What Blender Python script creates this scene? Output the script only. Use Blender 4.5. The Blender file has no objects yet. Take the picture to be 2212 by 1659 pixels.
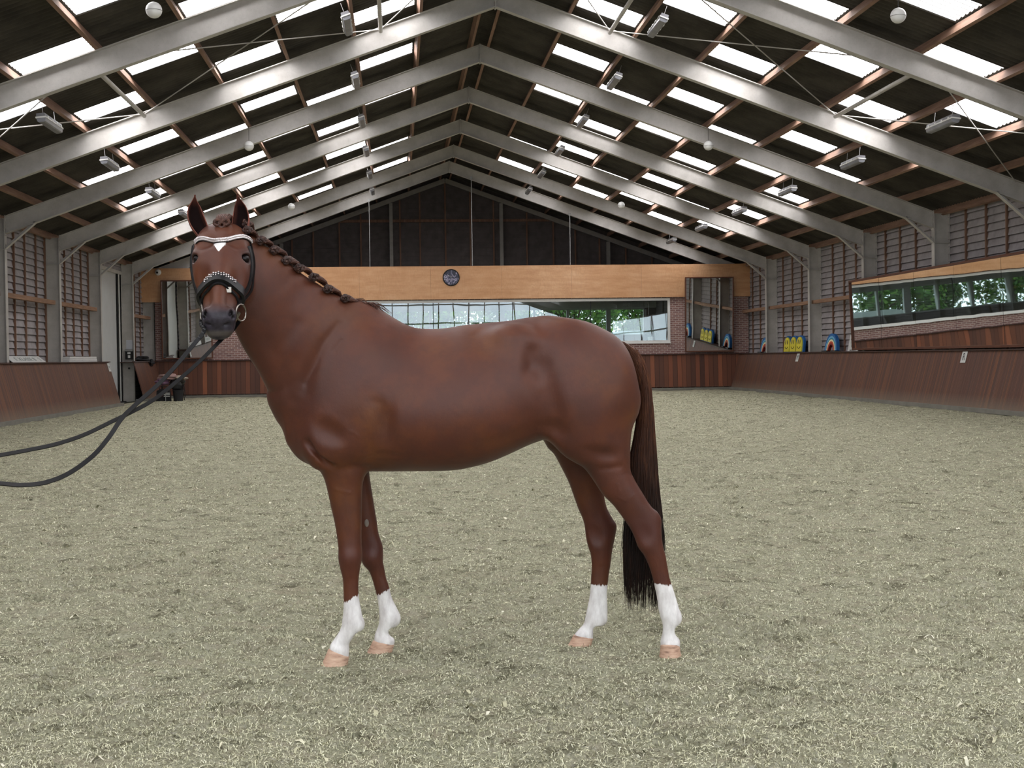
import bpy, bmesh, math, random
import numpy as np
from mathutils import Vector, Matrix

# ------------------------------------------------------------------ camera, world, exposure
scn = bpy.context.scene
COL = scn.collection
CAM_H = 1.4739
YAW, PITCH, ROLL, FPX = 0.0836764, 0.0199507, -0.0138191, 2938.2
cam_data = bpy.data.cameras.new('camera')
cam = bpy.data.objects.new('camera', cam_data)
COL.objects.link(cam)
cam_data.sensor_fit = 'HORIZONTAL'
cam_data.sensor_width = 36.0
cam_data.lens = FPX / 2212.0 * 36.0
cam_data.clip_end = 400
_fw = Vector((math.sin(YAW) * math.cos(PITCH), math.cos(YAW) * math.cos(PITCH), -math.sin(PITCH)))
_rt = Vector((math.cos(YAW), -math.sin(YAW), 0))
_up = _rt.cross(_fw)
_r2 = _rt * math.cos(ROLL) + _up * math.sin(ROLL)
_u2 = -_rt * math.sin(ROLL) + _up * math.cos(ROLL)
cam.matrix_world = Matrix(((_r2.x, _u2.x, -_fw.x, 0), (_r2.y, _u2.y, -_fw.y, 0), (_r2.z, _u2.z, -_fw.z, CAM_H), (0, 0, 0, 1)))
scn.camera = cam

scn.view_settings.view_transform = 'Standard'
scn.view_settings.look = 'None'
scn.view_settings.gamma = 1.0
scn.view_settings.exposure = 0.0
scn.view_settings.use_curve_mapping = False
cy = scn.cycles
cy.max_bounces = 7
cy.diffuse_bounces = 4
cy.glossy_bounces = 4
cy.transmission_bounces = 4
cy.transparent_max_bounces = 8
cy.caustics_reflective = False
cy.caustics_refractive = False
cy.sample_clamp_indirect = 4.0
cy.use_adaptive_sampling = True
cy.adaptive_threshold = 0.04
cy.use_denoising = True
cy.use_light_tree = True

world = bpy.data.worlds.new('overcast_sky')
scn.world = world
world.use_nodes = True
_wn = world.node_tree.nodes; _wl = world.node_tree.links
_bg = _wn['Background']
_bg.inputs['Color'].default_value = (0.80, 0.90, 1.0, 1)
_bg.inputs['Strength'].default_value = 2.6

SKY = 13.0          # radiance of the daylit translucent roof sheets
REAR = 3.6         # radiance of the daylit translucent end wall behind the camera

# ------------------------------------------------------------------ helpers
random.seed(7)
RNG = np.random.default_rng(11)

def tag(o, label=None, cat=None, group=None, kind=None):
    if label: o['label'] = label
    if cat: o['category'] = cat
    if group: o['group'] = group
    if kind: o['kind'] = kind
    return o

def empty(name, loc=(0, 0, 0), rz=0.0):
    o = bpy.data.objects.new(name, None)
    COL.objects.link(o)
    o.location = loc
    o.rotation_euler = (0, 0, rz)
    o.empty_display_size = 0.1
    return o

def mesh_obj(name, verts, faces, mats, parent=None, smooth=False, mat_idx=None):
    me = bpy.data.meshes.new(name)
    verts = np.asarray(verts, dtype=np.float32)
    if isinstance(faces, np.ndarray):
        n = faces.shape[1]
        me.vertices.add(len(verts)); me.vertices.foreach_set('co', verts.ravel())
        me.loops.add(faces.size); me.loops.foreach_set('vertex_index', faces.ravel().astype(np.int32))
        me.polygons.add(len(faces))
        me.polygons.foreach_set('loop_start', (np.arange(len(faces)) * n).astype(np.int32))
        me.update(calc_edges=True)
    else:
        me.from_pydata(verts.tolist(), [], faces)
    if not isinstance(mats, (list, tuple)): mats = [mats]
    for m in mats: me.materials.append(m)
    if mat_idx is not None:
        me.polygons.foreach_set('material_index', np.asarray(mat_idx, dtype=np.int32))
    if smooth:
        me.polygons.foreach_set('use_smooth', np.ones(len(me.polygons), dtype=bool))
    me.validate(clean_customdata=False)
    me.update()
    o = bpy.data.objects.new(name, me)
    COL.objects.link(o)
    if parent is not None: o.parent = parent
    return o

class MB:
    """collects boxes, bars, tubes and prisms, then builds one mesh"""
    def __init__(s): s.v = []; s.f = []
    def add(s, v, f):
        n = len(s.v); s.v += [tuple(p) for p in v]; s.f += [tuple(i + n for i in q) for q in f]; return s
    def box(s, x0, x1, y0, y1, z0, z1):
        v = [(x0, y0, z0), (x1, y0, z0), (x1, y1, z0), (x0, y1, z0), (x0, y0, z1), (x1, y0, z1), (x1, y1, z1), (x0, y1, z1)]
        return s.add(v, [(0, 3, 2, 1), (4, 5, 6, 7), (0, 1, 5, 4), (1, 2, 6, 5), (2, 3, 7, 6), (3, 0, 4, 7)])
    def bar(s, p, q, w, h, up=(0, 0, 1)):
        """rectangular bar from p to q; w across, h along 'up'"""
        p = Vector(p); q = Vector(q); d = (q - p).normalized(); up = Vector(up)
        sd = d.cross(up).normalized(); u = sd.cross(d).normalized()
        v = []
        for c in (p, q):
            for a, b in ((-1, -1), (1, -1), (1, 1), (-1, 1)):
                v.append(c + sd * (a * w / 2) + u * (b * h / 2))
        return s.add(v, [(3, 2, 1, 0), (4, 5, 6, 7), (0, 1, 5, 4), (1, 2, 6, 5), (2, 3, 7, 6), (3, 0, 4, 7)])
    def tube(s, pts, r, n=10, caps=True, closed=False):
        pts = [Vector(p) for p in pts]; m = len(pts)
        rr = r if isinstance(r, (list, tuple)) else [r] * m
        v = []; prev = None
        for i, p in enumerate(pts):
            if closed: d = (pts[(i + 1) % m] - pts[i - 1]).normalized()
            else: d = (pts[min(i + 1, m - 1)] - pts[max(i - 1, 0)]).normalized()
            if prev is None:
                a = Vector((0, 0, 1)) if abs(d.z) < 0.9 else Vector((1, 0, 0))
                u = d.cross(a).normalized()
            else:
                u = (prev - d * prev.dot(d)).normalized()
            prev = u; w = d.cross(u)
            for k in range(n):
                t = 2 * math.pi * k / n
                v.append(p + (u * math.cos(t) + w * math.sin(t)) * rr[i])
        f = []
        for i in range(m if closed else m - 1):
            j = (i + 1) % m
            for k in range(n):
                l = (k + 1) % n
                f.append((i * n + k, i * n + l, j * n + l, j * n + k))
        if caps and not closed:
            f.append(tuple(range(n - 1, -1, -1))); f.append(tuple((m - 1) * n + k for k in range(n)))
        return s.add(v, f)
    def prism(s, poly, axis, a, b):
        """poly of 2D points swept along axis ('x','y','z') from a to b; 2D = remaining axes in order"""
        n = len(poly); v = []
        for t in (a, b):
            for p in poly:
                v.append({'x': (t, p[0], p[1]), 'y': (p[0], t, p[1]), 'z': (p[0], p[1], t)}[axis])
        f = [tuple(range(n)), tuple(range(2 * n - 1, n - 1, -1))]
        for k in range(n):
            l = (k + 1) % n
            f.append((k, k + n, l + n, l))
        return s.add(v, f)
    def ball(s, c, rx, ry=None, rz=None, nu=16, nv=10):
        ry = ry or rx; rz = rz or rx; v = []; f = []
        for j in range(nv + 1):
            ph = math.pi * j / nv
            for i in range(nu):
                th = 2 * math.pi * i / nu
                v.append((c[0] + rx * math.sin(ph) * math.cos(th), c[1] + ry * math.sin(ph) * math.sin(th), c[2] + rz * math.cos(ph)))
        for j in range(nv):
            for i in range(nu):
                k = (i + 1) % nu
                f.append((j * nu + i, (j + 1) * nu + i, (j + 1) * nu + k, j * nu + k))
        return s.add(v, f)
    def build(s, name, mat, parent=None, smooth=False):
        o = mesh_obj(name, s.v, s.f, mat, parent)
        bm = bmesh.new(); bm.from_mesh(o.data)
        bmesh.ops.remove_doubles(bm, verts=bm.verts, dist=1e-6)
        bmesh.ops.recalc_face_normals(bm, faces=bm.faces)
        if smooth:
            for fc in bm.faces: fc.smooth = True
            for e in bm.edges:
                if len(e.link_faces) == 2 and e.calc_face_angle(0) > 0.7: e.smooth = False
        bm.to_mesh(o.data); bm.free()
        return o

def rect_sheet(name, p0, eu, ev, mat, parent=None):
    """one quad panel given a corner and two edge vectors"""
    p0 = Vector(p0); eu = Vector(eu); ev = Vector(ev)
    return mesh_obj(name, [p0, p0 + eu, p0 + eu + ev, p0 + ev], [(0, 1, 2, 3)], mat, parent)

def hexc(h):
    h = h.lstrip('#')
    c = [int(h[i:i + 2], 16) / 255 for i in (0, 2, 4)]
    return tuple((x / 12.92 if x <= 0.04045 else ((x + 0.055) / 1.055) ** 2.4) for x in c) + (1.0,)

class NT:
    """tiny node-tree writer"""
    def __init__(s, name):
        s.m = bpy.data.materials.new(name); s.m.use_nodes = True
        s.n = s.m.node_tree.nodes; s.l = s.m.node_tree.links
        s.b = s.n['Principled BSDF']; s.out = s.n['Material Output']
    def node(s, t, **kw):
        x = s.n.new(t)
        for k, v in kw.items(): setattr(x, k, v)
        return x
    def set(s, node, **kw):
        for k, v in kw.items():
            k = k.replace('_', ' ')
            if isinstance(v, bpy.types.NodeSocket): s.l.new(v, node.inputs[k])
            else: node.inputs[k].default_value = v
        return node
    def coord(s, scale=(1, 1, 1), rot=(0, 0, 0), kind='Object', loc=(0, 0, 0)):
        tc = s.node('ShaderNodeTexCoord'); mp = s.node('ShaderNodeMapping')
        s.l.new(tc.outputs[kind], mp.inputs['Vector'])
        mp.inputs['Scale'].default_value = scale; mp.inputs['Rotation'].default_value = rot
        mp.inputs['Location'].default_value = loc
        return mp.outputs['Vector']
    def noise(s, vec, scale=5, detail=4, rough=0.55, dist=0.0):
        x = s.node('ShaderNodeTexNoise'); s.l.new(vec, x.inputs['Vector'])
        x.inputs['Scale'].default_value = scale; x.inputs['Detail'].default_value = detail
        x.inputs['Roughness'].default_value = rough; x.inputs['Distortion'].default_value = dist
        return x.outputs['Fac']
    def ramp(s, fac, stops, interp='LINEAR'):
        x = s.node('ShaderNodeValToRGB'); s.l.new(fac, x.inputs['Fac'])
        cr = x.color_ramp; cr.interpolation = interp
        while len(cr.elements) < len(stops): cr.elements.new(0.5)
        for e, (p, c) in zip(cr.elements, stops):
            e.position = p; e.color = c if len(c) == 4 else tuple(c) + (1,)
        return x.outputs['Color']
    def mix(s, fac, a, b, mode='MIX'):
        x = s.node('ShaderNodeMix', data_type='RGBA', blend_type=mode)
        for sock, v in ((x.inputs[0], fac), (x.inputs[6], a), (x.inputs[7], b)):
            if isinstance(v, bpy.types.NodeSocket): s.l.new(v, sock)
            else: sock.default_value = v
        return x.outputs[2]
    def math(s, op, a, b=0.0, c=None):
        x = s.node('ShaderNodeMath', operation=op)
        for i, v in enumerate((a, b, c)):
            if v is None: continue
            if isinstance(v, bpy.types.NodeSocket): s.l.new(v, x.inputs[i])
            else: x.inputs[i].default_value = v
        return x.outputs[0]
    def bump(s, h, strength=0.3, dist=0.01):
        x = s.node('ShaderNodeBump'); s.l.new(h, x.inputs['Height'])
        x.inputs['Strength'].default_value = strength; x.inputs['Distance'].default_value = dist
        s.l.new(x.outputs['Normal'], s.b.inputs['Normal'])
    def sep(s, vec):
        x = s.node('ShaderNodeSeparateXYZ'); s.l.new(vec, x.inputs[0]); return x.outputs
    def base(s, c, rough=0.6, metal=0.0, spec=0.5):
        s.set(s.b, Base_Color=c, Roughness=rough, Metallic=metal)
        s.b.inputs['Specular IOR Level'].default_value = spec
        return s

def plain(name, col, rough=0.6, metal=0.0, var=0.12, scale=6.0, spec=0.4, bump=0.0):
    t = NT(name); v = t.coord()
    n = t.noise(v, scale, 5, 0.6)
    c = hexc(col) if isinstance(col, str) else col
    d = tuple(x * (1 - var) for x in c[:3]) + (1,); e = tuple(min(1, x * (1 + var)) for x in c[:3]) + (1,)
    t.base(t.ramp(n, [(0.3, d), (0.7, e)]), rough, metal, spec)
    if bump: t.bump(t.noise(v, scale * 8, 3), bump, 0.004)
    return t.m
# ------------------------------------------------------------------ hall dimensions
XC = 2.238            # ridge line
WI = 12.0             # inner half width (column faces)
Y_REAR, Y_FAR, Y_GABLE = -4.6, 55.79, 61.3
TH = math.atan((9.527 - 5.18) / WI); CT, ST = math.cos(TH), math.sin(TH)
ZR_T, ZR_B = 9.527, 9.08      # top and bottom of the rafters at the ridge
FR = {k: 35.18 + 5.505 * (k - 3) for k in range(-4, 7)}   # frames; 1..6 are in view
FR[7] = 55.95
def rafter_top(s, side, off=0.0):
    """point above the rafter's top flange at slope distance s from the ridge"""
    return Vector((XC + side * (s * CT), 0, ZR_T - s * ST + off))
SIDE = {-1: 'left', 1: 'right'}
ORD = ['first', 'second', 'third', 'fourth', 'fifth', 'sixth', 'seventh', 'eighth', 'ninth', 'tenth']

# ------------------------------------------------------------------ materials of the hall
def mat_steel():
    t = NT('cream_painted_steel'); v = t.coord()
    n = t.noise(v, 2.2, 5, 0.65); sp = t.noise(v, 38, 3, 0.7)
    c = t.ramp(n, [(0.25, hexc('#a29e98')), (0.6, hexc('#b8b5b0')), (0.85, hexc('#c1beba'))])
    c = t.mix(t.ramp(sp, [(0.60, (0, 0, 0)), (0.75, (0.5, 0.5, 0.5))]), c, hexc('#8f887b'))
    t.base(c, 0.55, 0, 0.35); t.bump(sp, 0.05, 0.003); return t.m
M_STEEL = mat_steel()
def mat_timber(name, c0, c1, c2, sc=(3, 0.3, 3), rough=0.75):
    t = NT(name); v = t.coord(sc)
    n = t.noise(v, 3.5, 6, 0.65, 0.3); n2 = t.noise(t.coord(), 1.3, 4, 0.6)
    c = t.ramp(n, [(0.25, hexc(c0)), (0.5, hexc(c1)), (0.8, hexc(c2))])
    c = t.mix(t.math('MULTIPLY', n2, 0.5), c, hexc(c0))
    t.base(c, rough, 0, 0.25); t.bump(n, 0.25, 0.004); return t.m
M_PURLIN = mat_timber('roof_timber', '#6d5446', '#8d6f5d', '#ab8f7c')
M_BATTEN = mat_timber('wall_batten', '#5e4436', '#7d5f4e', '#9c7f6c', (3, 3, 0.3))
M_RAIL = mat_timber('wall_rail_timber', '#6e5443', '#92725c', '#b2937a')
def mat_roof():
    t = NT('fibre_cement_sheet'); v = t.coord()
    n = t.noise(v, 1.1, 5, 0.6); n2 = t.noise(v, 14, 4, 0.7)
    c = t.ramp(n, [(0.3, hexc('#3a3834')), (0.7, hexc('#57534c'))])
    c = t.mix(t.math('MULTIPLY', n2, 0.35), c, hexc('#302d29'))
    t.base(c, 0.92, 0, 0.1); return t.m
M_ROOF = mat_roof()
def mat_skylight():
    t = NT('daylit_translucent_sheet'); v = t.coord()
    sy = t.sep(v)[1]
    rib = t.math('SINE', t.math('MULTIPLY', sy, 2 * math.pi / 0.177))
    rib = t.math('MULTIPLY_ADD', rib, 0.5, 0.5)
    dirt = t.noise(v, 3.0, 4, 0.6)
    k = t.ramp(rib, [(0.0, (0.035,) * 3), (0.10, (0.05,) * 3), (0.30, (0.8,) * 3), (1, (1,) * 3)])
    k = t.mix(t.ramp(dirt, [(0.55, (0, 0, 0)), (0.85, (0.6,) * 3)]), k, (0.35, 0.33, 0.3, 1), 'MIX')
    col = t.mix(1.0, k, (1.0, 0.975, 1.0, 1), 'MULTIPLY')
    t.base((0.7, 0.75, 0.78, 1), 0.5)
    t.set(t.b, Emission_Color=col, Emission_Strength=SKY)
    return t.m
M_SKYL = mat_skylight()
def mat_clad():
    t = NT('grey_lapped_cladding'); v = t.coord()
    n = t.noise(v, 2.0, 6, 0.7); n2 = t.noise(v, 30, 3, 0.7)
    c = t.ramp(n, [(0.25, hexc('#7e797a')), (0.55, hexc('#9a9596')), (0.8, hexc('#a9a4a4'))])
    c = t.mix(t.ramp(n2, [(0.62, (0, 0, 0)), (0.8, (0.5,) * 3)]), c, hexc('#55504f'))
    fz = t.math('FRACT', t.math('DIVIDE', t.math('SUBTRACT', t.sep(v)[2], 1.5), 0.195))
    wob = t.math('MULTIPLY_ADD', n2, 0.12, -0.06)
    lap_shade = t.ramp(t.math('ADD', fz, wob), [(0.0, (0.0,) * 3), (0.80, (0.05,) * 3), (0.90, (0.62,) * 3), (1.0, (0.75,) * 3)])  # painted shade line: each board darkens under the lap above
    c = t.mix(lap_shade, c, hexc('#4c4646'))
    t.base(c, 0.8, 0, 0.2); return t.m
M_CLAD = mat_clad()
M_CLAD_DARK = plain('shaded_gable_cladding', '#57504d', 0.85, var=0.2, scale=3)  # cladding darkened in colour for the weakly lit gable
def mat_planks(name, axis, width, cols, grey=0.0, foot=(0.10, 0.42)):
    """vertical boards; axis = index of the horizontal coordinate, each board its own tone"""
    t = NT(name); v = t.coord(); s = t.sep(v)
    u = t.math('DIVIDE', s[axis], width); idx = t.math('FLOOR', u); fr = t.math('FRACT', u)
    wn = t.node('ShaderNodeTexWhiteNoise', noise_dimensions='1D'); t.l.new(idx, wn.inputs['W'])
    c = t.ramp(wn.outputs['Value'], [(i / (len(cols) - 1), hexc(x)) for i, x in enumerate(cols)])
    sc = [0.6, 0.6, 0.6]; sc[axis] = 22.0; sc[2] = 0.8
    g = t.noise(t.coord(tuple(sc)), 3.0, 6, 0.7, 0.4)
    c = t.mix(t.ramp(g, [(0.35, (0.0,) * 3), (0.75, (0.55,) * 3)]), c, hexc('#5a3e34'))
    big = t.noise(t.coord((0.35, 0.35, 0.2)), 1.0, 3, 0.5)
    c = t.mix(t.math('MULTIPLY', big, 0.35), c, hexc(cols[1]))
    gap = t.math('LESS_THAN', t.math('ABSOLUTE', t.math('SUBTRACT', fr, 0.5)), 0.5 - (0.045 if axis else 0.025))
    c = t.mix(gap, (0.012, 0.008, 0.006, 1), c)
    # scuffed grey feet of the boards
    fz = t.math('ADD', s[2], t.math('MULTIPLY', t.math('SUBTRACT', g, 0.5), 0.30))
    mr = t.node('ShaderNodeMapRange'); t.l.new(fz, mr.inputs[0])
    mr.inputs[1].default_value = foot[1]; mr.inputs[2].default_value = foot[0]
    c = t.mix(t.math('MULTIPLY', mr.outputs[0], 0.55 + grey), c, hexc('#7d7263'))
    t.base(c, 0.62, 0, 0.25)
    t.bump(t.math('MULTIPLY', gap, t.math('ADD', g, 1.0)), 0.5, 0.006)
    return t.m
M_KICK_SIDE = mat_planks('brown_hardwood_slats', 1, 0.062, ['#66463a', '#553a31', '#74503f', '#5e4136', '#835538', '#4c3a35', '#6a4a3d', '#583f35'])
M_KICK_FAR = mat_planks('reddish_hardwood_boards', 0, 0.19, ['#56392f', '#744936', '#40302c', '#8e563d', '#4d3831', '#644337', '#3a2c2a', '#9a6044', '#5a3e34'], foot=(0.05, 0.15))
M_CAP = plain('dark_cap_rail', '#3b2620', 0.5, var=0.2, scale=4)
M_FRAMEWOOD = plain('mirror_frame_wood', '#5a3424', 0.5, var=0.2, scale=6)
M_KERB = plain('concrete_kerb', '#75736a', 0.9, var=0.15, scale=3)
def mat_ply():
    t = NT('figured_plywood'); v = t.coord()
    big = t.noise(v, 0.9, 3, 0.5)
    fig = t.noise(t.coord((1.5, 1, 0.42)), 1.6, 3, 0.5, 1.2)
    curl = t.math('MULTIPLY_ADD', t.math('SINE', t.math('MULTIPLY', fig, 85.0)), 0.5, 0.5)
    n = t.noise(t.coord((0.5, 1, 2.6)), 2.2, 5, 0.6)
    c = t.ramp(n, [(0.25, hexc('#b48560')), (0.5, hexc('#c99c74')), (0.8, hexc('#d8b08c'))])
    c = t.mix(t.math('MULTIPLY', curl, t.math('MULTIPLY', big, 0.42)), c, hexc('#a57850'))
    c = t.mix(t.ramp(t.noise(t.coord((0.34, 1, 0.1)), 1.0, 0, 0.5), [(0.35, (0.35,) * 3), (0.65, (0, 0, 0))]), c, hexc('#b07a48'))
    t.base(c, 0.42, 0, 0.4); return t.m
M_PLY = mat_ply()
def mat_brick():
    t = NT('red_brown_brick'); 
    tc = t.node('ShaderNodeTexCoord'); s = t.sep(tc.outputs['Object'])
    cb = t.node('ShaderNodeCombineXYZ'); t.l.new(t.math('ADD', s[0], s[1]), cb.inputs[0]); t.l.new(s[2], cb.inputs[1])
    b = t.node('ShaderNodeTexBrick'); t.l.new(cb.outputs[0], b.inputs['Vector'])
    b.inputs['Color1'].default_value = hexc('#94706a'); b.inputs['Color2'].default_value = hexc('#67494a')
    b.inputs['Mortar'].default_value = hexc('#bcaea6'); b.inputs['Scale'].default_value = 1.0
    b.inputs['Mortar Size'].default_value = 0.013; b.inputs['Brick Width'].default_value = 0.235
    b.inputs['Row Height'].default_value = 0.078; b.inputs['Bias'].default_value = -0.1
    n = t.noise(cb.outputs[0], 6, 4, 0.6)
    t.base(t.mix(t.math('MULTIPLY', n, 0.45), b.outputs['Color'], hexc('#8b6d66')), 0.85, 0, 0.2)
    t.bump(b.outputs['Fac'], -0.4, 0.01); return t.m
M_BRICK = mat_brick()
M_WHITE = plain('white_frame_paint', '#d9d9d6', 0.45, var=0.04)
M_GREY = plain('grey_metal', '#8c8c8a', 0.45, 0.4, var=0.08)
M_BLACK = plain('black_plastic', '#111112', 0.5, var=0.3, spec=0.3)
M_RUBBER = plain('black_rubber_seal', '#0d0e0f', 0.8, var=0.2)
def mat_glass():
    t = NT('viewing_window_glass')
    tr = t.node('ShaderNodeBsdfTransparent'); tr.inputs[0].default_value = (0.80, 0.90, 0.87, 1)
    gl = t.node('ShaderNodeBsdfGlossy'); gl.inputs['Color'].default_value = (0.85, 0.95, 1.0, 1); gl.inputs['Roughness'].default_value = 0.0
    mx = t.node('ShaderNodeMixShader'); mx.inputs[0].default_value = 0.16
    b = t.node('ShaderNodeBump'); b.inputs['Strength'].default_value = 0.05; b.inputs['Distance'].default_value = 0.02
    t.l.new(t.noise(t.coord(), 0.8, 1, 0.4), b.inputs['Height']); t.l.new(b.outputs[0], gl.inputs['Normal'])
    t.l.new(tr.outputs[0], mx.inputs[1]); t.l.new(gl.outputs[0], mx.inputs[2]); t.l.new(mx.outputs[0], t.out.inputs['Surface'])
    return t.m
M_GLASS = mat_glass()
def mat_mirror():
    t = NT('silvered_mirror'); t.base((0.80, 0.84, 0.82, 1), 0.015, 1.0)
    t.bump(t.noise(t.coord((1, 1, 0.6)), 1.1, 1, 0.3), 0.035, 0.05); return t.m
M_MIRROR = mat_mirror()

# ------------------------------------------------------------------ roof sheets and rooflights
PUR = [0.22, 1.72, 3.24, 4.76, 6.27, 7.79, 9.31, 10.80, 11.95, 13.03]
EDGES = [0.0, 1.72, 3.24, 4.76, 6.27, 7.79, 9.31, 10.80, 11.95, 13.40]
ROOF_OFF = 0.225
PITCH = 0.177
def corr_strip(name, side, s0, s1, y0, y1, mat, parent=None, step=0.0):
    n = max(2, int(round((y1 - y0) / PITCH * 8))); ys = np.linspace(y0, y1, n + 1)
    h = 0.026 * np.sin(ys * 2 * math.pi / PITCH)
    v = []; 
    for s, e in ((s0, 0.0), (s1, step)):
        p = rafter_top(s, side, ROOF_OFF + e)
        v.append(np.stack([p.x + side * h * ST, ys, p.z + h * CT], 1))
    v = np.concatenate(v); m = n + 1; i = np.arange(n)
    f = np.stack([i, i + 1, i + 1 + m, i + m], 1)
    if side > 0: f = f[:, ::-1]
    return v, f
sheets_v, sheets_f, off = [], [], 0
wn_ = 1
ODD0, EVEN0 = 33.10, 35.43
WIN = []
for side in (-1, 1):
    for i in range(len(EDGES) - 1):
        s0, s1 = EDGES[i], EDGES[i + 1] + 0.04
        cuts = []
        if 1 <= i <= 6:
            base = ODD0 if i % 2 == 1 else EVEN0
            k = -9
            while base + 4.64 * k < Y_FAR - 1.2:
                y = base + 4.64 * k
                if y > Y_REAR + 0.2: cuts.append((y, y + 1.062))
                k += 1
        y = Y_REAR
        segs = []
        for a, b in cuts: segs.append((y, a)); y = b
        segs.append((y, Y_GABLE + 0.1))
        for a, b in segs:
            v, f = corr_strip('', side, s0, s1, a, b, None, step=-0.006)
            sheets_v.append(v); sheets_f.append(f + off); off += len(v)
        for a, b in cuts:
            v, f = corr_strip('', side, s0, s0 + 0.16, a, b, None)
            sheets_v.append(v); sheets_f.append(f + off); off += len(v)
            v, f = corr_strip('', side, s0 + 0.16, EDGES[i + 1], a, b, None)
            WIN.append((v, f))
ceil_o = mesh_obj('ceiling', np.concatenate(sheets_v), np.concatenate(sheets_f), M_ROOF, smooth=True)
tag(ceil_o, kind='structure')
for k, (v, f) in enumerate(WIN):
    tag(mesh_obj('window_%d' % (k + 2), v, f, M_SKYL, smooth=True), kind='structure')

# ------------------------------------------------------------------ purlins
for side in (-1, 1):
    for i, s in enumerate(PUR):
        p = rafter_top(s, side)
        n = Vector((side * ST, 0, CT)); d = Vector((side * CT, 0, -ST))
        hgt = 0.175 if i < 9 else 0.20; w = 0.07
        base = Vector((p.x, 0, p.z)) + n * 0.003
        m = MB(); pts = []
        for a, b in ((-w / 2, 0), (w / 2, 0), (w / 2, hgt), (-w / 2, hgt)):
            q = base + d * a + n * b; pts.append((q.x, q.z))
        m.prism(pts, 'y', Y_REAR, Y_GABLE)
        o = m.build('roof_purlin', M_PURLIN)
        nm = ['ridge', 'second from the ridge', 'third from the ridge', 'fourth from the ridge', 'fifth from the ridge', 'sixth from the ridge', 'seventh from the ridge', 'third from the eave', 'second from the eave', 'lowest at the eave'][i]
        tag(o, 'brown timber purlin under the %s roof slope, %s' % (SIDE[side], nm), 'purlin', 'timber purlins under the roof')
        # steel cleats fixing it to each frame in view are parts of the purlin
        for k in range(1, 8):
            q = base + d * (w / 2 + 0.006); m = MB()
            m.bar((q.x, FR[k] - 0.05, q.z + 0.07), (q.x, FR[k] + 0.05, q.z + 0.07), 0.008, 0.12, tuple(n))
            m.build('cleat', M_STEEL, o)

# ------------------------------------------------------------------ steel portal frames
def portal(k):
    y = FR[k]; lab = {1: 'nearest steel portal frame in view, only its sloping rafters show', 7: 'farthest steel portal frame, its rafters just above the plywood band'}
    nmz = lab.get(k, '%s cream steel portal frame counted from the camera' % ORD[k - 1] if k > 0 else 'cream steel portal frame outside the picture, %s before the nearest visible one' % ORD[-k])
    fr = tag(empty('portal_frame', (XC, y, 0)), nmz, 'steel frame', 'cream steel portal frames')
    FW, TF, TW = 0.19, 0.016, 0.012
    loc = Vector((XC, y, 0))
    for side in (-1, 1):
        # rafter: web + flanges, in frame coordinates
        m = MB()
        x1 = side * WI
        def zt(x): return ZR_T - abs(x) * (ZR_T - 5.18) / WI
        def zb(x): return zt(x) - (ZR_T - ZR_B)
        xs = side * 0.012
        web = [(xs, zb(xs)), (x1, zb(x1)), (x1, zt(x1)), (xs, zt(xs))]
        m.prism(web, 'y', -TW / 2, TW / 2)
        for fz in (zt, zb):
            sgn = -1 if fz is zt else 1
            m.bar((xs, 0, fz(xs) + sgn * TF / 2), (x1, 0, fz(x1) + sgn * TF / 2), FW, TF, (0, 0, 1))
        m.build('rafter', M_STEEL, fr)
        m = MB(); m.box(min(0, side * 0.014), max(0, side * 0.014), -FW / 2, FW / 2, ZR_B - 0.03, ZR_T + 0.01)
        for j in range(5):
            for yy in (-0.055, 0.055):
                z = ZR_B + 0.04 + j * 0.09
                m.box(min(side * 0.012, side * 0.032), max(side * 0.012, side * 0.032), yy - 0.013, yy + 0.013, z - 0.013, z + 0.013)
        m.build('ridge_plate', M_STEEL, fr); m = MB()
        m.box(min(x1 - side * 0.016, x1), max(x1 - side * 0.016, x1), -FW / 2, FW / 2, 4.70, 5.20)
        for j in range(5):
            for yy in (-0.055, 0.055):
                z = 4.78 + j * 0.085
                m.box(min(x1 - side * 0.034, x1 - side * 0.014), max(x1 - side * 0.034, x1 - side * 0.014), yy - 0.013, yy + 0.013, z - 0.013, z + 0.013)
        m.build('end_plate', M_STEEL, fr)
        # column
        m = MB(); x2 = side * (WI + 0.43)
        ztop_i, ztop_o = 5.19, 5.12
        m.box(min(x1, x2), max(x1, x2), -TW / 2, TW / 2, 0, ztop_o)
        for xx in (x1, x2 - side * TF):
            m.box(min(xx, xx + side * TF), max(xx, xx + side * TF), -FW / 2, FW / 2, 0, ztop_o)
        m.box(min(x1, x2), max(x1, x2), -FW / 2, FW / 2, ztop_o - 0.012, ztop_o)
        m.box(min(x1, x2), max(x1, x2), -FW / 2, FW / 2, 4.34, 4.352)
        m.build('column', M_STEEL, fr)
        # knee brace: short channel
        m = MB(); a = Vector((x1, 0, 4.36)); b = Vector((x1 - side * 0.74, 0, zb(x1 - side * 0.74)))
        m.bar(a, b, 0.15, 0.012, (0, 0, 1))
        m.bar(a + Vector((0, 0, 0.035)), b + Vector((0, 0, 0.035)), 0.012, 0.07, (0, 0, 1))
        m.build('knee_brace', M_STEEL, fr)
    return fr
for k in range(-4, 8): portal(k)

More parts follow.
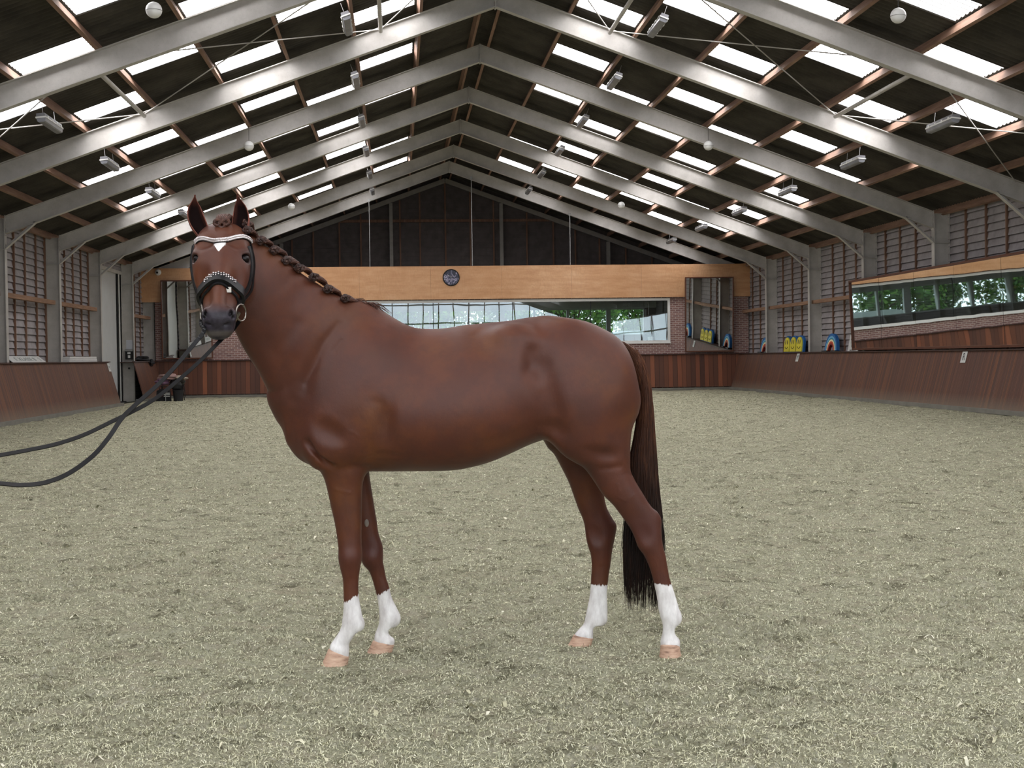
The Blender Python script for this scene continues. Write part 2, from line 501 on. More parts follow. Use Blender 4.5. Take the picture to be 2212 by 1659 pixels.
# wind bracing between the first two frames
def brace(kind, side, s0, y0, s1, y1, lab):
    a = rafter_top(s0, side, -0.06 if kind == 'rod' else -0.10); a.y = y0
    b = rafter_top(s1, side, -0.06 if kind == 'rod' else -0.10); b.y = y1
    m = MB()
    if kind == 'rod': m.tube([a, b], 0.012, 8)
    else: m.tube([a, b], 0.045, 12)
    o = m.build('bracing_rod' if kind == 'rod' else 'bracing_strut', M_STEEL, smooth=True)
    tag(o, lab, 'steel rod' if kind == 'rod' else 'steel strut', 'roof bracing between the two nearest frames')
F1, F2 = FR[1] + 0.1, FR[2] - 0.1
for side in (-1, 1):
    S = SIDE[side]
    brace('strut', side, 2.65, F1, 2.65, F2, 'short steel strut between the two nearest frames, high on the %s slope' % S)
    brace('strut', side, 8.00, F1, 8.00, F2, 'short steel strut between the two nearest frames, low on the %s slope' % S)
    brace('rod', side, 2.65, F2, 8.00, F1, 'diagonal steel rod rising toward the far side, upper %s roof bay' % S)
    brace('rod', side, 2.65, F1, 8.00, F2, 'diagonal steel rod crossing the other, upper %s roof bay' % S)
    brace('rod', side, 8.00, F2, 12.4, F1, 'diagonal steel rod rising toward the far side, lower %s roof bay' % S)
    brace('rod', side, 8.00, F1, 12.4, F2, 'diagonal steel rod crossing the other, lower %s roof bay' % S)
    brace('rod', side, 0.15, F1, 2.65, F2, 'diagonal steel rod beside the ridge on the %s slope' % S)

# ------------------------------------------------------------------ side walls: lapped cladding, battens, rails
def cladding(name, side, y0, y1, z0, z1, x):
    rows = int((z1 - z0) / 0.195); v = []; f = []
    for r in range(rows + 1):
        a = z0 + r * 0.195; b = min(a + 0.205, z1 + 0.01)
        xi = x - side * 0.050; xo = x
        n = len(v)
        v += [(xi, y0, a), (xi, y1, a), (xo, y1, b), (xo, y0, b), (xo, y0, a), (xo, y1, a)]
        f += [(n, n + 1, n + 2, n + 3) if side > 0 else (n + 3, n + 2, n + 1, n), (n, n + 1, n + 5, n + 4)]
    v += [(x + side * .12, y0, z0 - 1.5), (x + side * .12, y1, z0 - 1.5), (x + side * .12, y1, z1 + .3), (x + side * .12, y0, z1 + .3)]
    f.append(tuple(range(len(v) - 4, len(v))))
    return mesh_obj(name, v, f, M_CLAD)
BAT = {1: [25.9, 27.1, 28.3, 31.64, 32.79, 34.0, 37.40, 38.62, 39.79, 42.45, 43.61, 44.77, 48.29, 49.47, 50.70, 52.8, 53.98, 55.15],
       -1: [26.4, 27.6, 28.8, 31.8, 32.9, 34.0, 37.33, 38.40, 39.55, 40.55, 42.89, 43.95, 45.05, 46.08, 52.9, 54.0, 55.09]}
for side, nm in ((-1, 'wall_left'), (1, 'wall_right')):
    x = XC + side * 12.46
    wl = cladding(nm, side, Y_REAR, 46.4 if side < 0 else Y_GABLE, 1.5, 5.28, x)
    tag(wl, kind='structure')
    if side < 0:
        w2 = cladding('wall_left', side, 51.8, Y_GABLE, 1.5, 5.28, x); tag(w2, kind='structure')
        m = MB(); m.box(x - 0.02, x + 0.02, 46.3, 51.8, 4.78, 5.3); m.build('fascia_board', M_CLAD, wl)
    for yb in BAT[side]:
        m = MB(); m.box(min(x - side * 0.085, x - side * 0.03), max(x - side * 0.085, x - side * 0.03), yb - 0.03, yb + 0.03, 1.5, 5.22)
        m.build('batten', M_BATTEN, wl)
    for k in range(1, 7):
        if side < 0 and k == 5: continue
        y0 = FR[k] + (0.02); y1 = FR[k + 1] - (0.0)
        if side > 0: y0 -= 0.0
        m = MB(); xr = XC + side * 12.10
        yy0, yy1 = (FR[k] - 0.02 if side > 0 else FR[k] + 0.1), (FR[k + 1] - 0.22)
        if side > 0 and k in (1, 2, 3): yy1 = min(yy1, 41.5 if k == 3 else yy1)
        m.box(min(xr, xr + side * 0.16), max(xr, xr + side * 0.16), yy0, yy1, 3.17, 3.29)
        m.build('timber_rail', M_RAIL, wl)
# ledge behind the kickboards
for side in (-1, 1):
    for (y0, y1) in (((Y_REAR, 46.75), (51.2, Y_FAR)) if side < 0 else ((Y_REAR, Y_FAR),)):
        m = MB(); xa, xb = XC + side * 11.96, XC + side * 12.44
        m.box(min(xa, xb), max(xa, xb), y0, y1, 1.455, 1.485)
        tag(m.build('trim_%d' % (1 if side < 0 else 2), M_CAP), kind='structure')

# ------------------------------------------------------------------ kickboards
def kick(name, side, y0, y1, lab):
    xt, xb = XC + side * 11.93, XC + side * 11.57
    o = tag(empty(name, (XC + side * 11.7, (y0 + y1) / 2, 0)), lab, 'kickboard', 'sloping wooden kickboards round the track')
    L = Vector(o.location)
    def bl(m, n, mt): 
        m.v = [tuple(Vector(p) - L) for p in m.v]; return m.build(n, mt, o)
    m = MB(); t = side * 0.03
    m.prism([(xb - side * 0.013, 0.10), (xb + t, 0.10), (xt + t, 1.47), (xt, 1.47)], 'y', y0, y1)
    face = mesh_obj('boarding', [tuple(Vector(p) - L) for p in m.v], m.f, M_KICK_SIDE, o)
    # the boards' texture follows world metres: shift is a whole number of boards
    m = MB(); xa, xc = xt - side * 0.05, xt + side * 0.055
    m.box(min(xa, xc), max(xa, xc), y0 - 0.06, y1 + 0.06, 1.47, 1.505); bl(m, 'cap_rail', M_CAP)
    m = MB(); xa, xc = xb - side * 0.13, xb + side * 0.10
    m.box(min(xa, xc), max(xa, xc), y0, y1, 0, 0.105); bl(m, 'kerb', M_KERB)
    return o
kick('kickboard', 1, Y_REAR, Y_FAR - 0.05, 'long sloping brown slatted kickboard along the right wall')
kick('kickboard', -1, Y_REAR, 46.77, 'sloping brown slatted kickboard along the near left wall, before the door')
kick('kickboard', -1, 51.2, Y_FAR - 0.05, 'short sloping kickboard in the far left corner beyond the door')
o = tag(empty('kickboard', (XC, Y_FAR - 0.1, 0)), 'upright kickboard of reddish boards along the far brick wall', 'kickboard', 'sloping wooden kickboards round the track')
m = MB(); m.prism([(-0.16, 0.13), (-0.13, 0.13), (-0.03, 1.47), (-0.06, 1.47)], 'x', -11.95, 11.95); m.build('boarding', M_KICK_FAR, o)
m = MB(); m.box(-11.95, 11.95, -0.12, 0.06, 1.47, 1.51); m.build('cap_rail', M_CAP, o)
m = MB(); m.box(-11.7, 11.7, -0.30, 0.0, 0, 0.10); m.build('kerb', M_KERB, o)

# ------------------------------------------------------------------ far wall: brick, viewing window, plywood
WX0, WX1, WZ0, WZ1 = -5.05, 11.28, 2.00, 3.80
m = MB(); ya, yb = Y_FAR, Y_FAR + 0.22
m.box(-10.20 + 0.5, WX0, ya, yb, 0, 3.9); m.box(WX1, 14.62, ya, yb, 0, 3.9); m.box(WX0, WX1, ya, yb, 0, WZ0); m.box(WX0, WX1, ya, yb, WZ1, 3.9)
tag(m.build('wall_back', M_BRICK), kind='structure')
w = tag(empty('window_1', ((WX0 + WX1) / 2, Y_FAR, WZ0)), kind='structure')
LW = Vector(w.location)
def rel(m, n, mt, par, L, smooth=False):
    m.v = [tuple(Vector(p) - L) for p in m.v]; return m.build(n, mt, par, smooth)
m = MB(); e = 0.075
m.box(WX0 - 0.02, WX1 + 0.02, ya - 0.04, ya + 0.06, WZ0 - 0.03, WZ0 + e); m.box(WX0 - 0.02, WX1 + 0.02, ya - 0.04, ya + 0.06, WZ1 - e, WZ1 + 0.03)
m.box(WX0 - 0.02, WX0 + e, ya - 0.04, ya + 0.06, WZ0 + e, WZ1 - e); m.box(WX1 - e, WX1 + 0.02, ya - 0.04, ya + 0.06, WZ0 + e, WZ1 - e)
m.box(WX0 - 0.05, WX1 + 0.05, ya - 0.07, ya + 0.02, WZ0 - 0.05, WZ0 - 0.02)
rel(m, 'window_frame', M_WHITE, w, LW)
xs = [WX0 + e, -1.77, 1.486, 4.738, 7.983, WX1 - e]
for i in range(5):
    m = MB(); m.add([(xs[i] + 0.012, ya + 0.02, WZ0 + e), (xs[i + 1] - 0.012, ya + 0.02, WZ0 + e), (xs[i + 1] - 0.012, ya + 0.02, WZ1 - e), (xs[i] + 0.012, ya + 0.02, WZ1 - e)], [(0, 1, 2, 3)])
    rel(m, 'window_pane', M_GLASS, w, LW)
m = MB()
for x in xs[1:-1]: m.box(x - 0.013, x + 0.013, ya + 0.012, ya + 0.03, WZ0 + e, WZ1 - e)
rel(m, 'butt_joint', M_RUBBER, w, LW)
# plywood band, one mesh per sheet
pb = tag(empty('plywood_band', (XC, Y_FAR - 0.15, 3.86)), 'long band of pale figured plywood sheets above the brick wall and viewing window', 'plywood panel')
LP = Vector(pb.location)
px = [-10.25, -7.3, -4.4, -1.50, 1.40, 4.30, 7.18, 10.09, 12.98, 14.68]
for i in range(len(px) - 1):
    m = MB(); m.box(px[i] + 0.003, px[i + 1] - 0.003, Y_FAR - 0.16, Y_FAR - 0.142, 3.86, 5.20)
    rel(m, 'plywood_sheet', M_PLY, pb, LP)
m = MB(); m.box(-10.25, 14.68, Y_FAR - 0.14, Y_FAR + 0.05, 3.87, 5.19); rel(m, 'stud_frame', M_PURLIN, pb, LP)
m = MB(); m.box(-10.25, 14.68, Y_FAR - 0.165, Y_FAR - 0.10, 5.20, 5.215); rel(m, 'top_edge', M_PLY, pb, LP)

# loft and gable above the canteen
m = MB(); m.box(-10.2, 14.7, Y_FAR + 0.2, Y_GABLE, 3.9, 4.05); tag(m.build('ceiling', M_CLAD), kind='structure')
def gz(x, off=0.0): return ZR_T + off - abs(x - XC) * (ZR_T - 5.18) / WI
v = []; f = []
rows = np.arange(3.9, 9.7, 0.195)
for z in rows:
    h = min(12.46, max(0.02, (ZR_T + 0.2 - z) / ((ZR_T - 5.18) / WI))); n = len(v)
    h2 = min(12.46, max(0.01, (ZR_T + 0.2 - z - 0.2) / ((ZR_T - 5.18) / WI)))
    v += [(XC - h, Y_GABLE - 0.026, z), (XC + h, Y_GABLE - 0.026, z), (XC + h2, Y_GABLE, z + 0.2), (XC - h2, Y_GABLE, z + 0.2), (XC - h, Y_GABLE, z), (XC + h, Y_GABLE, z)]
    f += [(n, n + 1, n + 2, n + 3), (n, n + 1, n + 5, n + 4)]
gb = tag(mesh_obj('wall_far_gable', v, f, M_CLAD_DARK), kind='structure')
for x in (-9.0, -7.9, -6.8, -6.1, -5.2, -4.6, -3.66, -2.5, -1.55, 0.2, 1.09, 2.23, 3.35, 4.4, 5.9, 7.1, 8.1, 9.2, 10.4, 11.6):
    m = MB(); zt_ = gz(x, -0.05); m.box(x - 0.035, x + 0.035, Y_GABLE - 0.09, Y_GABLE - 0.03, 4.05, zt_); m.build('batten', M_BATTEN, gb)
for z in (5.32, 7.62):
    h = min(12.3, (ZR_T - 0.1 - z) / ((ZR_T - 5.18) / WI))
    m = MB(); m.box(XC - h, XC + h, Y_GABLE - 0.16, Y_GABLE - 0.09, z - 0.06, z + 0.06); m.build('timber_rail', M_BATTEN, gb)
M_DULL = plain('dull_grey_steel', '#8d8880', 0.6, var=0.1)
for x, lab in ((-5.05, 'leftmost'), (-0.196, 'left of centre'), (4.734, 'right of centre'), (9.57, 'rightmost')):
    m = MB(); z1 = gz(x, -0.25)
    m.box(x - 0.008, x + 0.008, Y_GABLE - 0.36, Y_GABLE - 0.17, 4.05, z1)
    for yy in (-0.37, -0.17): m.box(x - 0.075, x + 0.075, Y_GABLE + yy - 0.006, Y_GABLE + yy + 0.006, 4.05, z1)
    tag(m.build('gable_post', M_DULL), 'grey steel upright against the dark far gable, %s' % lab, 'steel post', 'steel posts of the far gable')
g = tag(empty('gable_truss', (XC, Y_GABLE - 0.27, 0)), 'thin grey steel rafters along the dark far gable above the posts', 'steel frame')
for side in (-1, 1):
    m = MB()
    m.bar((0, 0, ZR_T - 0.13), (side * 12.4, 0, gz(XC + side * 12.4) - 0.13), 0.16, 0.20, (0, 0, 1)); m.build('rafter', M_DULL, g)
M_GALV = plain('galvanised_rod', '#9a9a98', 0.4, 0.5, var=0.1)
for x, z, lab in ((-1.058, 7.89, 'leftmost'), (3.117, 8.80, 'middle'), (7.158, 7.285, 'rightmost')):
    m = MB(); m.tube([(x, Y_FAR - 0.02, 5.2), (x, Y_FAR - 0.02, z)], 0.016, 8); m.box(x - 0.05, x + 0.05, Y_FAR - 0.05, Y_FAR + 0.01, z - 0.02, z + 0.08)
    tag(m.build('hanger_rod', M_GALV, smooth=True), '%s of three thin metal rods rising from the plywood band to the rafters' % lab, 'metal rod', 'rods holding up the plywood band')

# ------------------------------------------------------------------ sliding door in the left wall
d = tag(empty('door_1', (-10.27, 48.9, 0)), kind='structure')
LD = Vector(d.location)
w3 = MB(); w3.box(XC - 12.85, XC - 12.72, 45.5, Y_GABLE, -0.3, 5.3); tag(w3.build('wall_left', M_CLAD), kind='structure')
M_DOOR = plain('pale_grey_door_panel', '#b9bcbc', 0.5, var=0.06, scale=1.5)
m = MB(); m.box(-10.29, -10.25, 46.4, 50.95, 0.05, 4.72); rel(m, 'door_leaf', M_DOOR, d, LD)
m = MB(); m.box(-10.24, -10.21, 51.38, 51.66, 0.02, 4.72); rel(m, 'reveal_strip', M_RUBBER, d, LD)
m = MB(); m.box(-10.24, -10.21, 50.95, 51.20, 0.02, 4.72); rel(m, 'rubber_seal', M_RUBBER, d, LD)
m = MB(); m.box(-10.25, -10.20, 51.20, 51.38, 0.02, 4.74); rel(m, 'door_post', M_WHITE, d, LD)
m = MB(); m.box(-10.50, -10.42, 46.2, 51.9, -0.05, 5.3); rel(m, 'gap_backing', M_DOOR, d, LD)  # added backing behind the door, closes a bright gap to the outside
m = MB(); m.box(-10.3, -10.16, 46.4, 51.7, 4.72, 4.84); rel(m, 'door_track', M_STEEL, d, LD)
m = MB(); m.box(-10.45, -10.05, 46.8, 51.5, 0.0, 0.035); rel(m, 'threshold', M_RUBBER, d, LD)

# ------------------------------------------------------------------ rear end wall behind the camera: daylit translucent sheeting
def mat_rear():
    t = NT('daylit_end_wall_sheeting'); v = t.coord(); s = t.sep(v)
    n = t.noise(v, 0.5, 3, 0.5)
    c = t.ramp(n, [(0.3, (0.74, 0.82, 0.90)), (0.7, (0.92, 0.95, 1.0))])
    t.base((0.6, 0.65, 0.68, 1), 0.6); t.set(t.b, Emission_Color=c, Emission_Strength=REAR); return t.m
v = [(XC - 12.46, Y_REAR, 1.7), (XC + 12.46, Y_REAR, 1.7), (XC + 12.46, Y_REAR, 5.2), (XC, Y_REAR, 9.72), (XC - 12.46, Y_REAR, 5.2)]
rw = tag(mesh_obj('window_0', v, [(4, 3, 2, 1, 0)], mat_rear()), kind='structure')
for i in range(19):
    x = XC - 11.7 + i * 1.3; m = MB(); m.box(x - 0.04, x + 0.04, Y_REAR + 0.02, Y_REAR + 0.10, 1.7, gz(x, 0)); m.build('glazing_bar', M_BATTEN, rw)
for z in (2.9, 4.4, 6.0):
    h = min(12.4, (ZR_T - 0.1 - z) / ((ZR_T - 5.18) / WI)); m = MB(); m.box(XC - h, XC + h, Y_REAR + 0.1, Y_REAR + 0.18, z - 0.06, z + 0.06); m.build('glazing_rail', M_STEEL, rw)
m = MB(); m.box(XC - 12.46, XC + 12.46, Y_REAR - 0.1, Y_REAR, 0, 1.7); tag(m.build('wall_rear', M_BRICK), kind='structure')
# ------------------------------------------------------------------ arena footing
def mat_floor():
    t = NT('sand_and_fibre_footing'); v = t.coord()
    a = t.noise(v, 85, 4, 0.65, 2.2); b = t.noise(t.coord((1, 1.2, 1)), 34, 5, 0.72, 2.0); big = t.noise(v, 1.3, 4, 0.6); mid = t.noise(v, 6, 4, 0.6)
    c = t.ramp(b, [(0.30, hexc('#8f8d6f')), (0.39, hexc('#d0ceab')), (0.58, hexc('#e4e2c3')), (0.8, hexc('#f0edd6'))])
    c = t.mix(t.ramp(mid, [(0.45, (0, 0, 0)), (0.75, (0.45,) * 3)]), c, hexc('#ccb5a2'))
    c = t.mix(t.ramp(a, [(0.28, (0.75,) * 3), (0.42, (0, 0, 0))]), c, hexc('#5f5b45'))
    c = t.mix(t.ramp(big, [(0.30, (0.3,) * 3), (0.50, (0, 0, 0))]), c, hexc('#b9b696'))
    f1 = t.noise(t.coord((1, 1.5, 1)), 15, 3, 0.7, 1.6); f2 = t.noise(t.coord((1, 1.4, 1), loc=(3, 7, 0)), 32, 3, 0.7, 1.8); f3 = t.noise(t.coord(loc=(5, 1, 0)), 26, 2, 0.6, 1.5)
    c = t.mix(t.ramp(f1, [(0.36, (0.5,) * 3), (0.47, (0, 0, 0))]), c, hexc('#807a5f'))
    c = t.mix(t.ramp(f2, [(0.37, (0.6,) * 3), (0.45, (0, 0, 0))]), c, hexc('#625c44'))
    c = t.mix(t.ramp(f3, [(0.58, (0, 0, 0)), (0.68, (0.7,) * 3)]), c, hexc('#f0ecd8'))
    f4 = t.noise(t.coord((0.7, 1.6, 1), loc=(9, 2, 0)), 2.4, 4, 0.6, 0.5)
    c = t.mix(t.ramp(f4, [(0.60, (0, 0, 0)), (0.68, (0.6,) * 3)]), c, hexc('#d9ceb2'))
    f5 = t.noise(t.coord((1, 1, 1), loc=(2, 5, 0)), 4.2, 8, 0.82, 0.8)
    c = t.mix(t.ramp(f5, [(0.38, (0.75,) * 3), (0.48, (0, 0, 0))]), c, hexc('#6a664e'))
    c = t.mix(t.ramp(f5, [(0.54, (0, 0, 0)), (0.64, (0.5,) * 3)]), c, hexc('#eae6cc'))
    t.base(c, 0.95, 0, 0.1)
    bp = t.node('ShaderNodeBump'); bp.inputs['Strength'].default_value = 1.0; bp.inputs['Distance'].default_value = 0.05
    t.l.new(t.math('ADD', t.math('MULTIPLY', b, 1.0), t.math('MULTIPLY', a, 0.45)), bp.inputs['Height'])
    t.l.new(bp.outputs[0], t.b.inputs['Normal'])
    return t.m
M_FLOOR = mat_floor()
def vnoise(x, y, seed=0, f=1.0):
    """smooth value noise on arrays"""
    x = x * f; y = y * f; xi = np.floor(x).astype(np.int64); yi = np.floor(y).astype(np.int64); fx = x - xi; fy = y - yi
    fx = fx * fx * (3 - 2 * fx); fy = fy * fy * (3 - 2 * fy)
    def h(a, b):
        n = (a * 374761393 + b * 668265263 + seed * 974634777) & 0x7fffffff
        n = ((n ^ (n >> 13)) * 1274126177) & 0x7fffffff
        return ((n ^ (n >> 16)) & 0xffff) / 65535.0
    return (h(xi, yi) * (1 - fx) + h(xi + 1, yi) * fx) * (1 - fy) + (h(xi, yi + 1) * (1 - fx) + h(xi + 1, yi + 1) * fx) * fy
HOOFS = [(-0.325, 6.61), (-0.10, 6.86), (1.312, 6.56), (0.915, 6.87)]
def ground_h(x, y):
    z = 0.036 * (vnoise(x, y, 1, 1.4) - 0.5) + 0.034 * (vnoise(x, y, 2, 4.5) - 0.5)
    patch = np.clip((vnoise(x, y, 9, 2.1) * 0.6 + vnoise(x, y, 10, 5.5) * 0.4 - 0.30) * 3.0, 0.15, 1.0)
    fine = patch * (0.030 * (vnoise(x, y, 3, 15) - 0.5) + 0.026 * (vnoise(x, y, 4, 37) - 0.5) + 0.018 * (vnoise(x, y, 5, 80) - 0.5))
    near = np.clip((34 - y) / 16, 0, 1)
    z = z + fine * near
    for hx, hy in HOOFS:
        d = np.sqrt((x - hx) ** 2 + (y - hy) ** 2); k = np.clip((0.16 - d) / 0.08, 0, 1)
        z = z * (1 - k) + (-0.004 + 0.3 * fine) * k
    return z
# rows get coarser with distance
ys = [4.2]
while ys[-1] < Y_FAR + 0.2: ys.append(ys[-1] + max(0.012, 0.0030 * (ys[-1] - 1.5) * (1 if ys[-1] < 18 else 2.5)))
ys = np.array(ys); nx = 800
u = np.linspace(-1, 1, nx)
XL0, XR0 = XC - 11.95, XC + 11.95
rows = []
for y in ys:
    xc = 0.085 * y; hw = 0.44 * y + 0.5
    x = xc + u * hw
    rows.append(x)
X = np.array(rows); Yg = np.repeat(ys[:, None], nx, 1)
X = np.clip(X, XL0, XR0)
V3 = np.stack([X, Yg, ground_h(X, Yg)], 2).reshape(-1, 3)
i, j = np.meshgrid(np.arange(len(ys) - 1), np.arange(nx - 1), indexing='ij')
a = (i * nx + j).ravel(); Fg = np.stack([a, a + 1, a + nx + 1, a + nx], 1)
wd = V3[Fg[:, 1], 0] - V3[Fg[:, 0], 0] + V3[Fg[:, 2], 0] - V3[Fg[:, 3], 0]
Fg = Fg[wd > 1e-5]
tag(mesh_obj('floor', V3, Fg, M_FLOOR, smooth=True), kind='structure')
m = MB()
m.box(XC - 12.6, XC + 12.6, Y_REAR, Y_GABLE, -0.30, -0.06)
tag(m.build('ground', M_FLOOR), kind='structure')
m = MB(); m.v = []; 
def quad(p): m.add(p, [(0, 1, 2, 3)])
quad([(XL0, Y_REAR, 0), (XR0, Y_REAR, 0), (XR0, 4.2, 0), (XL0, 4.2, 0)])
yy = list(np.arange(4.2, 30, 2.0)) + [30.5]
for y0, y1 in zip(yy[:-1], yy[1:]):
    for sgn in (-1, 1):
        e0 = 0.085 * y0 + sgn * (0.44 * y0 + 0.5); e1 = 0.085 * y1 + sgn * (0.44 * y1 + 0.5); lim = XL0 if sgn < 0 else XR0
        if (e0 - lim) * sgn >= 0: continue
        e1 = min(e1, lim) if sgn > 0 else max(e1, lim)
        q = [(e0, y0, 0), (lim, y0, 0), (lim, y1, 0), (e1, y1, 0)]
        quad(q if sgn > 0 else q[::-1])
tag(m.build('floor', M_FLOOR), kind='structure')

# curled fibre and felt shreds lying in the footing: too many to count
def fib_mat(name, c0, c1, c2):
    t = NT(name); g = t.node('ShaderNodeAttribute', attribute_name='tone').outputs['Fac']
    t.base(t.ramp(g, [(0.0, hexc('#6b6850')), (0.22, hexc(c0)), (0.60, hexc(c1)), (1.0, hexc(c2))]), 0.9, 0, 0.12); return t.m
M_FIB = fib_mat('felt_shreds', '#adab8d', '#cfcdae', '#e4e2c8')
def shreds(name, N, rng, ymin, ymax, Lr, Wr, mat, curl=1.0, lift=0.004):
    y = ymin * (ymax / ymin) ** rng.random(N)
    x = 0.085 * y + (rng.random(N) * 2 - 1) * np.minimum(0.43 * y + 0.3, 13)
    ok = (x > XC - 11.4) & (x < XC + 11.4); x, y = x[ok], y[ok]; N = len(x)
    g = 1 + np.clip((y - 8) / 12, 0, 3.5); L = rng.uniform(*Lr, N) * g; W = rng.uniform(*Wr, N) * g
    a = rng.random(N) * 2 * math.pi; cur = rng.normal(0, 1.3, N) * curl; up = np.abs(rng.normal(0, 1, N))
    seg = 3; V = np.zeros((N, seg + 1, 2, 3)); px, py = x.copy(), y.copy(); z0 = ground_h(x, y)
    for k in range(seg + 1):
        t = k / seg; ang = a + cur * (t - 0.5)
        if k: px = px + np.cos(ang) * L / seg; py = py + np.sin(ang) * L / seg
        z = np.maximum(ground_h(px, py), z0 - 0.004) + 0.0015 + lift * up * math.sin(math.pi * min(t * 1.1, 1)) + 0.002 * rng.random(N)
        ww = W * (0.35 + 0.65 * math.sin(math.pi * (0.12 + 0.76 * t)))
        tilt = rng.normal(0, 0.5, N)
        nx_, ny_ = -np.sin(ang), np.cos(ang)
        for s_ in (0, 1):
            q = (s_ - 0.5)
            V[:, k, s_, 0] = px + nx_ * ww * q; V[:, k, s_, 1] = py + ny_ * ww * q; V[:, k, s_, 2] = z + tilt * ww * q * 0.7
    idx = np.arange(N)[:, None] * (seg + 1) * 2
    F = []
    for k in range(seg):
        b = 2 * k; F.append(np.stack([idx[:, 0] + b, idx[:, 0] + b + 1, idx[:, 0] + b + 3, idx[:, 0] + b + 2], 1))
    o = mesh_obj(name, V.reshape(-1, 3), np.concatenate(F), mat, smooth=True)
    at = o.data.attributes.new('tone', 'FLOAT', 'POINT'); tn = np.clip(rng.normal(0.5, 0.30, N), 0, 1)
    at.data.foreach_set('value', np.repeat(tn, (seg + 1) * 2).astype(np.float32))
    return o
o = shreds('footing_fibre', 360000, np.random.default_rng(21), 4.3, 53, (0.010, 0.032), (0.0014, 0.0042), M_FIB, 2.6, 0.006)
tag(o, 'pale curled felt and fibre shreds scattered through the arena footing', 'footing fibre', kind='stuff')
M_LEAF = fib_mat('dry_leaf', '#8b8d76', '#bdb99b', '#e0dcc6')
o = shreds('leaf_litter', 420, np.random.default_rng(5), 4.3, 16, (0.02, 0.06), (0.008, 0.022), M_LEAF, 0.8, 0.012)
tag(o, 'small pale dry leaves and felt scraps lying on the footing', 'leaf litter', kind='stuff')
# ------------------------------------------------------------------ wall clock
def hx(c): return hexc(c)
ck = tag(empty('wall_clock', (2.233, Y_FAR - 0.17, 4.745)), 'round dark wall clock hanging on the plywood band above the viewing window', 'clock')
def disc(name, r, y, mat, par, rx=1.0, n=48):
    v = [(r * math.cos(2 * math.pi * i / n), y, r * math.sin(2 * math.pi * i / n)) for i in range(n)]
    return mesh_obj(name, v, [tuple(range(n))], mat, par)
tf = NT('clock_face_print'); nv = tf.noise(tf.coord(), 4.0, 2, 0.5, 1.5)
tf.base(tf.ramp(nv, [(0.42, hx('#2a2c3c')), (0.52, hx('#45455c')), (0.60, hx('#a9a4b8')), (0.64, hx('#3b3a50'))]), 0.4)
m = MB(); ring = [(0.325 * math.cos(a), -0.02, 0.325 * math.sin(a)) for a in np.linspace(0, 2 * math.pi, 48, endpoint=False)]
m.tube(ring, 0.022, 8, closed=True); m.build('rim', M_BLACK, ck, True)
m = MB(); m.prism([(0.32 * math.cos(a), 0.32 * math.sin(a)) for a in np.linspace(0, 2 * math.pi, 48, endpoint=False)], 'y', -0.02, 0.02); m.build('clock_face', tf.m, ck)
M_PALE = plain('pale_clock_hands', '#d8d6c4', 0.5)
for nm, L, a in (('hour_hand', 0.13, 0.65), ('minute_hand', 0.20, -0.9)):
    m = MB(); m.bar((0, -0.03, 0), (L * math.sin(a), -0.03, L * math.cos(a)), 0.004, 0.022, (0, 1, 0)); m.build(nm, M_PALE, ck)
m = MB()
for i in range(12):
    a = i * math.pi / 6; m.bar((0.25 * math.sin(a), -0.024, 0.25 * math.cos(a)), (0.29 * math.sin(a), -0.024, 0.29 * math.cos(a)), 0.003, 0.010, (0, 1, 0))
m.build('hour_marks', plain('grey_marks', '#8a8790', 0.5), ck)['kind'] = 'stuff'

# ------------------------------------------------------------------ mirrors
def wall_mirror(x0, x1, z0, z1, lab, lean=0.0, turn=0.0):
    o = tag(empty('wall_mirror', ((x0 + x1) / 2, Y_FAR - 0.20 - 0.02, z0)), lab, 'mirror', 'arena mirrors')
    o.rotation_euler = (lean, 0, turn)
    w = (x1 - x0) / 2; h = z1 - z0; t = 0.05
    m = MB(); m.box(-w - t, w + t, -0.02, 0.03, -t, 0); m.box(-w - t, w + t, -0.02, 0.03, h, h + t); m.box(-w - t, -w, -0.02, 0.03, 0, h); m.box(w, w + t, -0.02, 0.03, 0, h)
    m.build('mirror_frame', M_FRAMEWOOD, o)
    m = MB(); m.box(-w, w, 0.0, 0.02, 0, h); m.build('mirror_glass', M_MIRROR, o)
    return o
wall_mirror(11.93, 13.87, 1.62, 4.62, 'tall narrow wood-framed mirror at the right end of the far wall', lean=0.04)
wall_mirror(-9.36, -7.45, 1.62, 4.68, 'tall wood-framed mirror at the left end of the far wall, behind the horse head', lean=0.03)
LEAN = 0.045
o = tag(empty('long_mirror', (14.205, 33.0, 1.535)), 'long wood-framed mirror of joined panes leaning on the right wall above the kickboard', 'mirror', 'arena mirrors')
H_ = 2.17; y0, y1 = 22.8, 41.52
def mp(y, h, d=0.0):   # point on the leaning plane
    return (-math.sin(LEAN) * h - d * math.cos(LEAN), y - 33.0, math.cos(LEAN) * h - d * math.sin(LEAN))
def slab(m, ya, yb, ha, hb_, da, db):
    v = [mp(y, h, d) for d in (da, db) for (y, h) in ((ya, ha), (yb, ha), (yb, hb_), (ya, hb_))]
    m.add(v, [(0, 1, 2, 3), (7, 6, 5, 4), (0, 4, 5, 1), (1, 5, 6, 2), (2, 6, 7, 3), (3, 7, 4, 0)])
m = MB(); slab(m, y0, y1, 0, 0.06, -0.02, 0.04); slab(m, y0, y1, H_ - 0.06, H_, -0.02, 0.04); slab(m, y0, y0 + 0.06, 0, H_, -0.02, 0.04); slab(m, y1 - 0.06, y1, 0, H_, -0.02, 0.04)
m.build('mirror_frame', M_FRAMEWOOD, o)
ed = [y1 - 0.06] + [38.95 - 2.70 * i for i in range(6)] + [y0 + 0.06]
rr = random.Random(2)
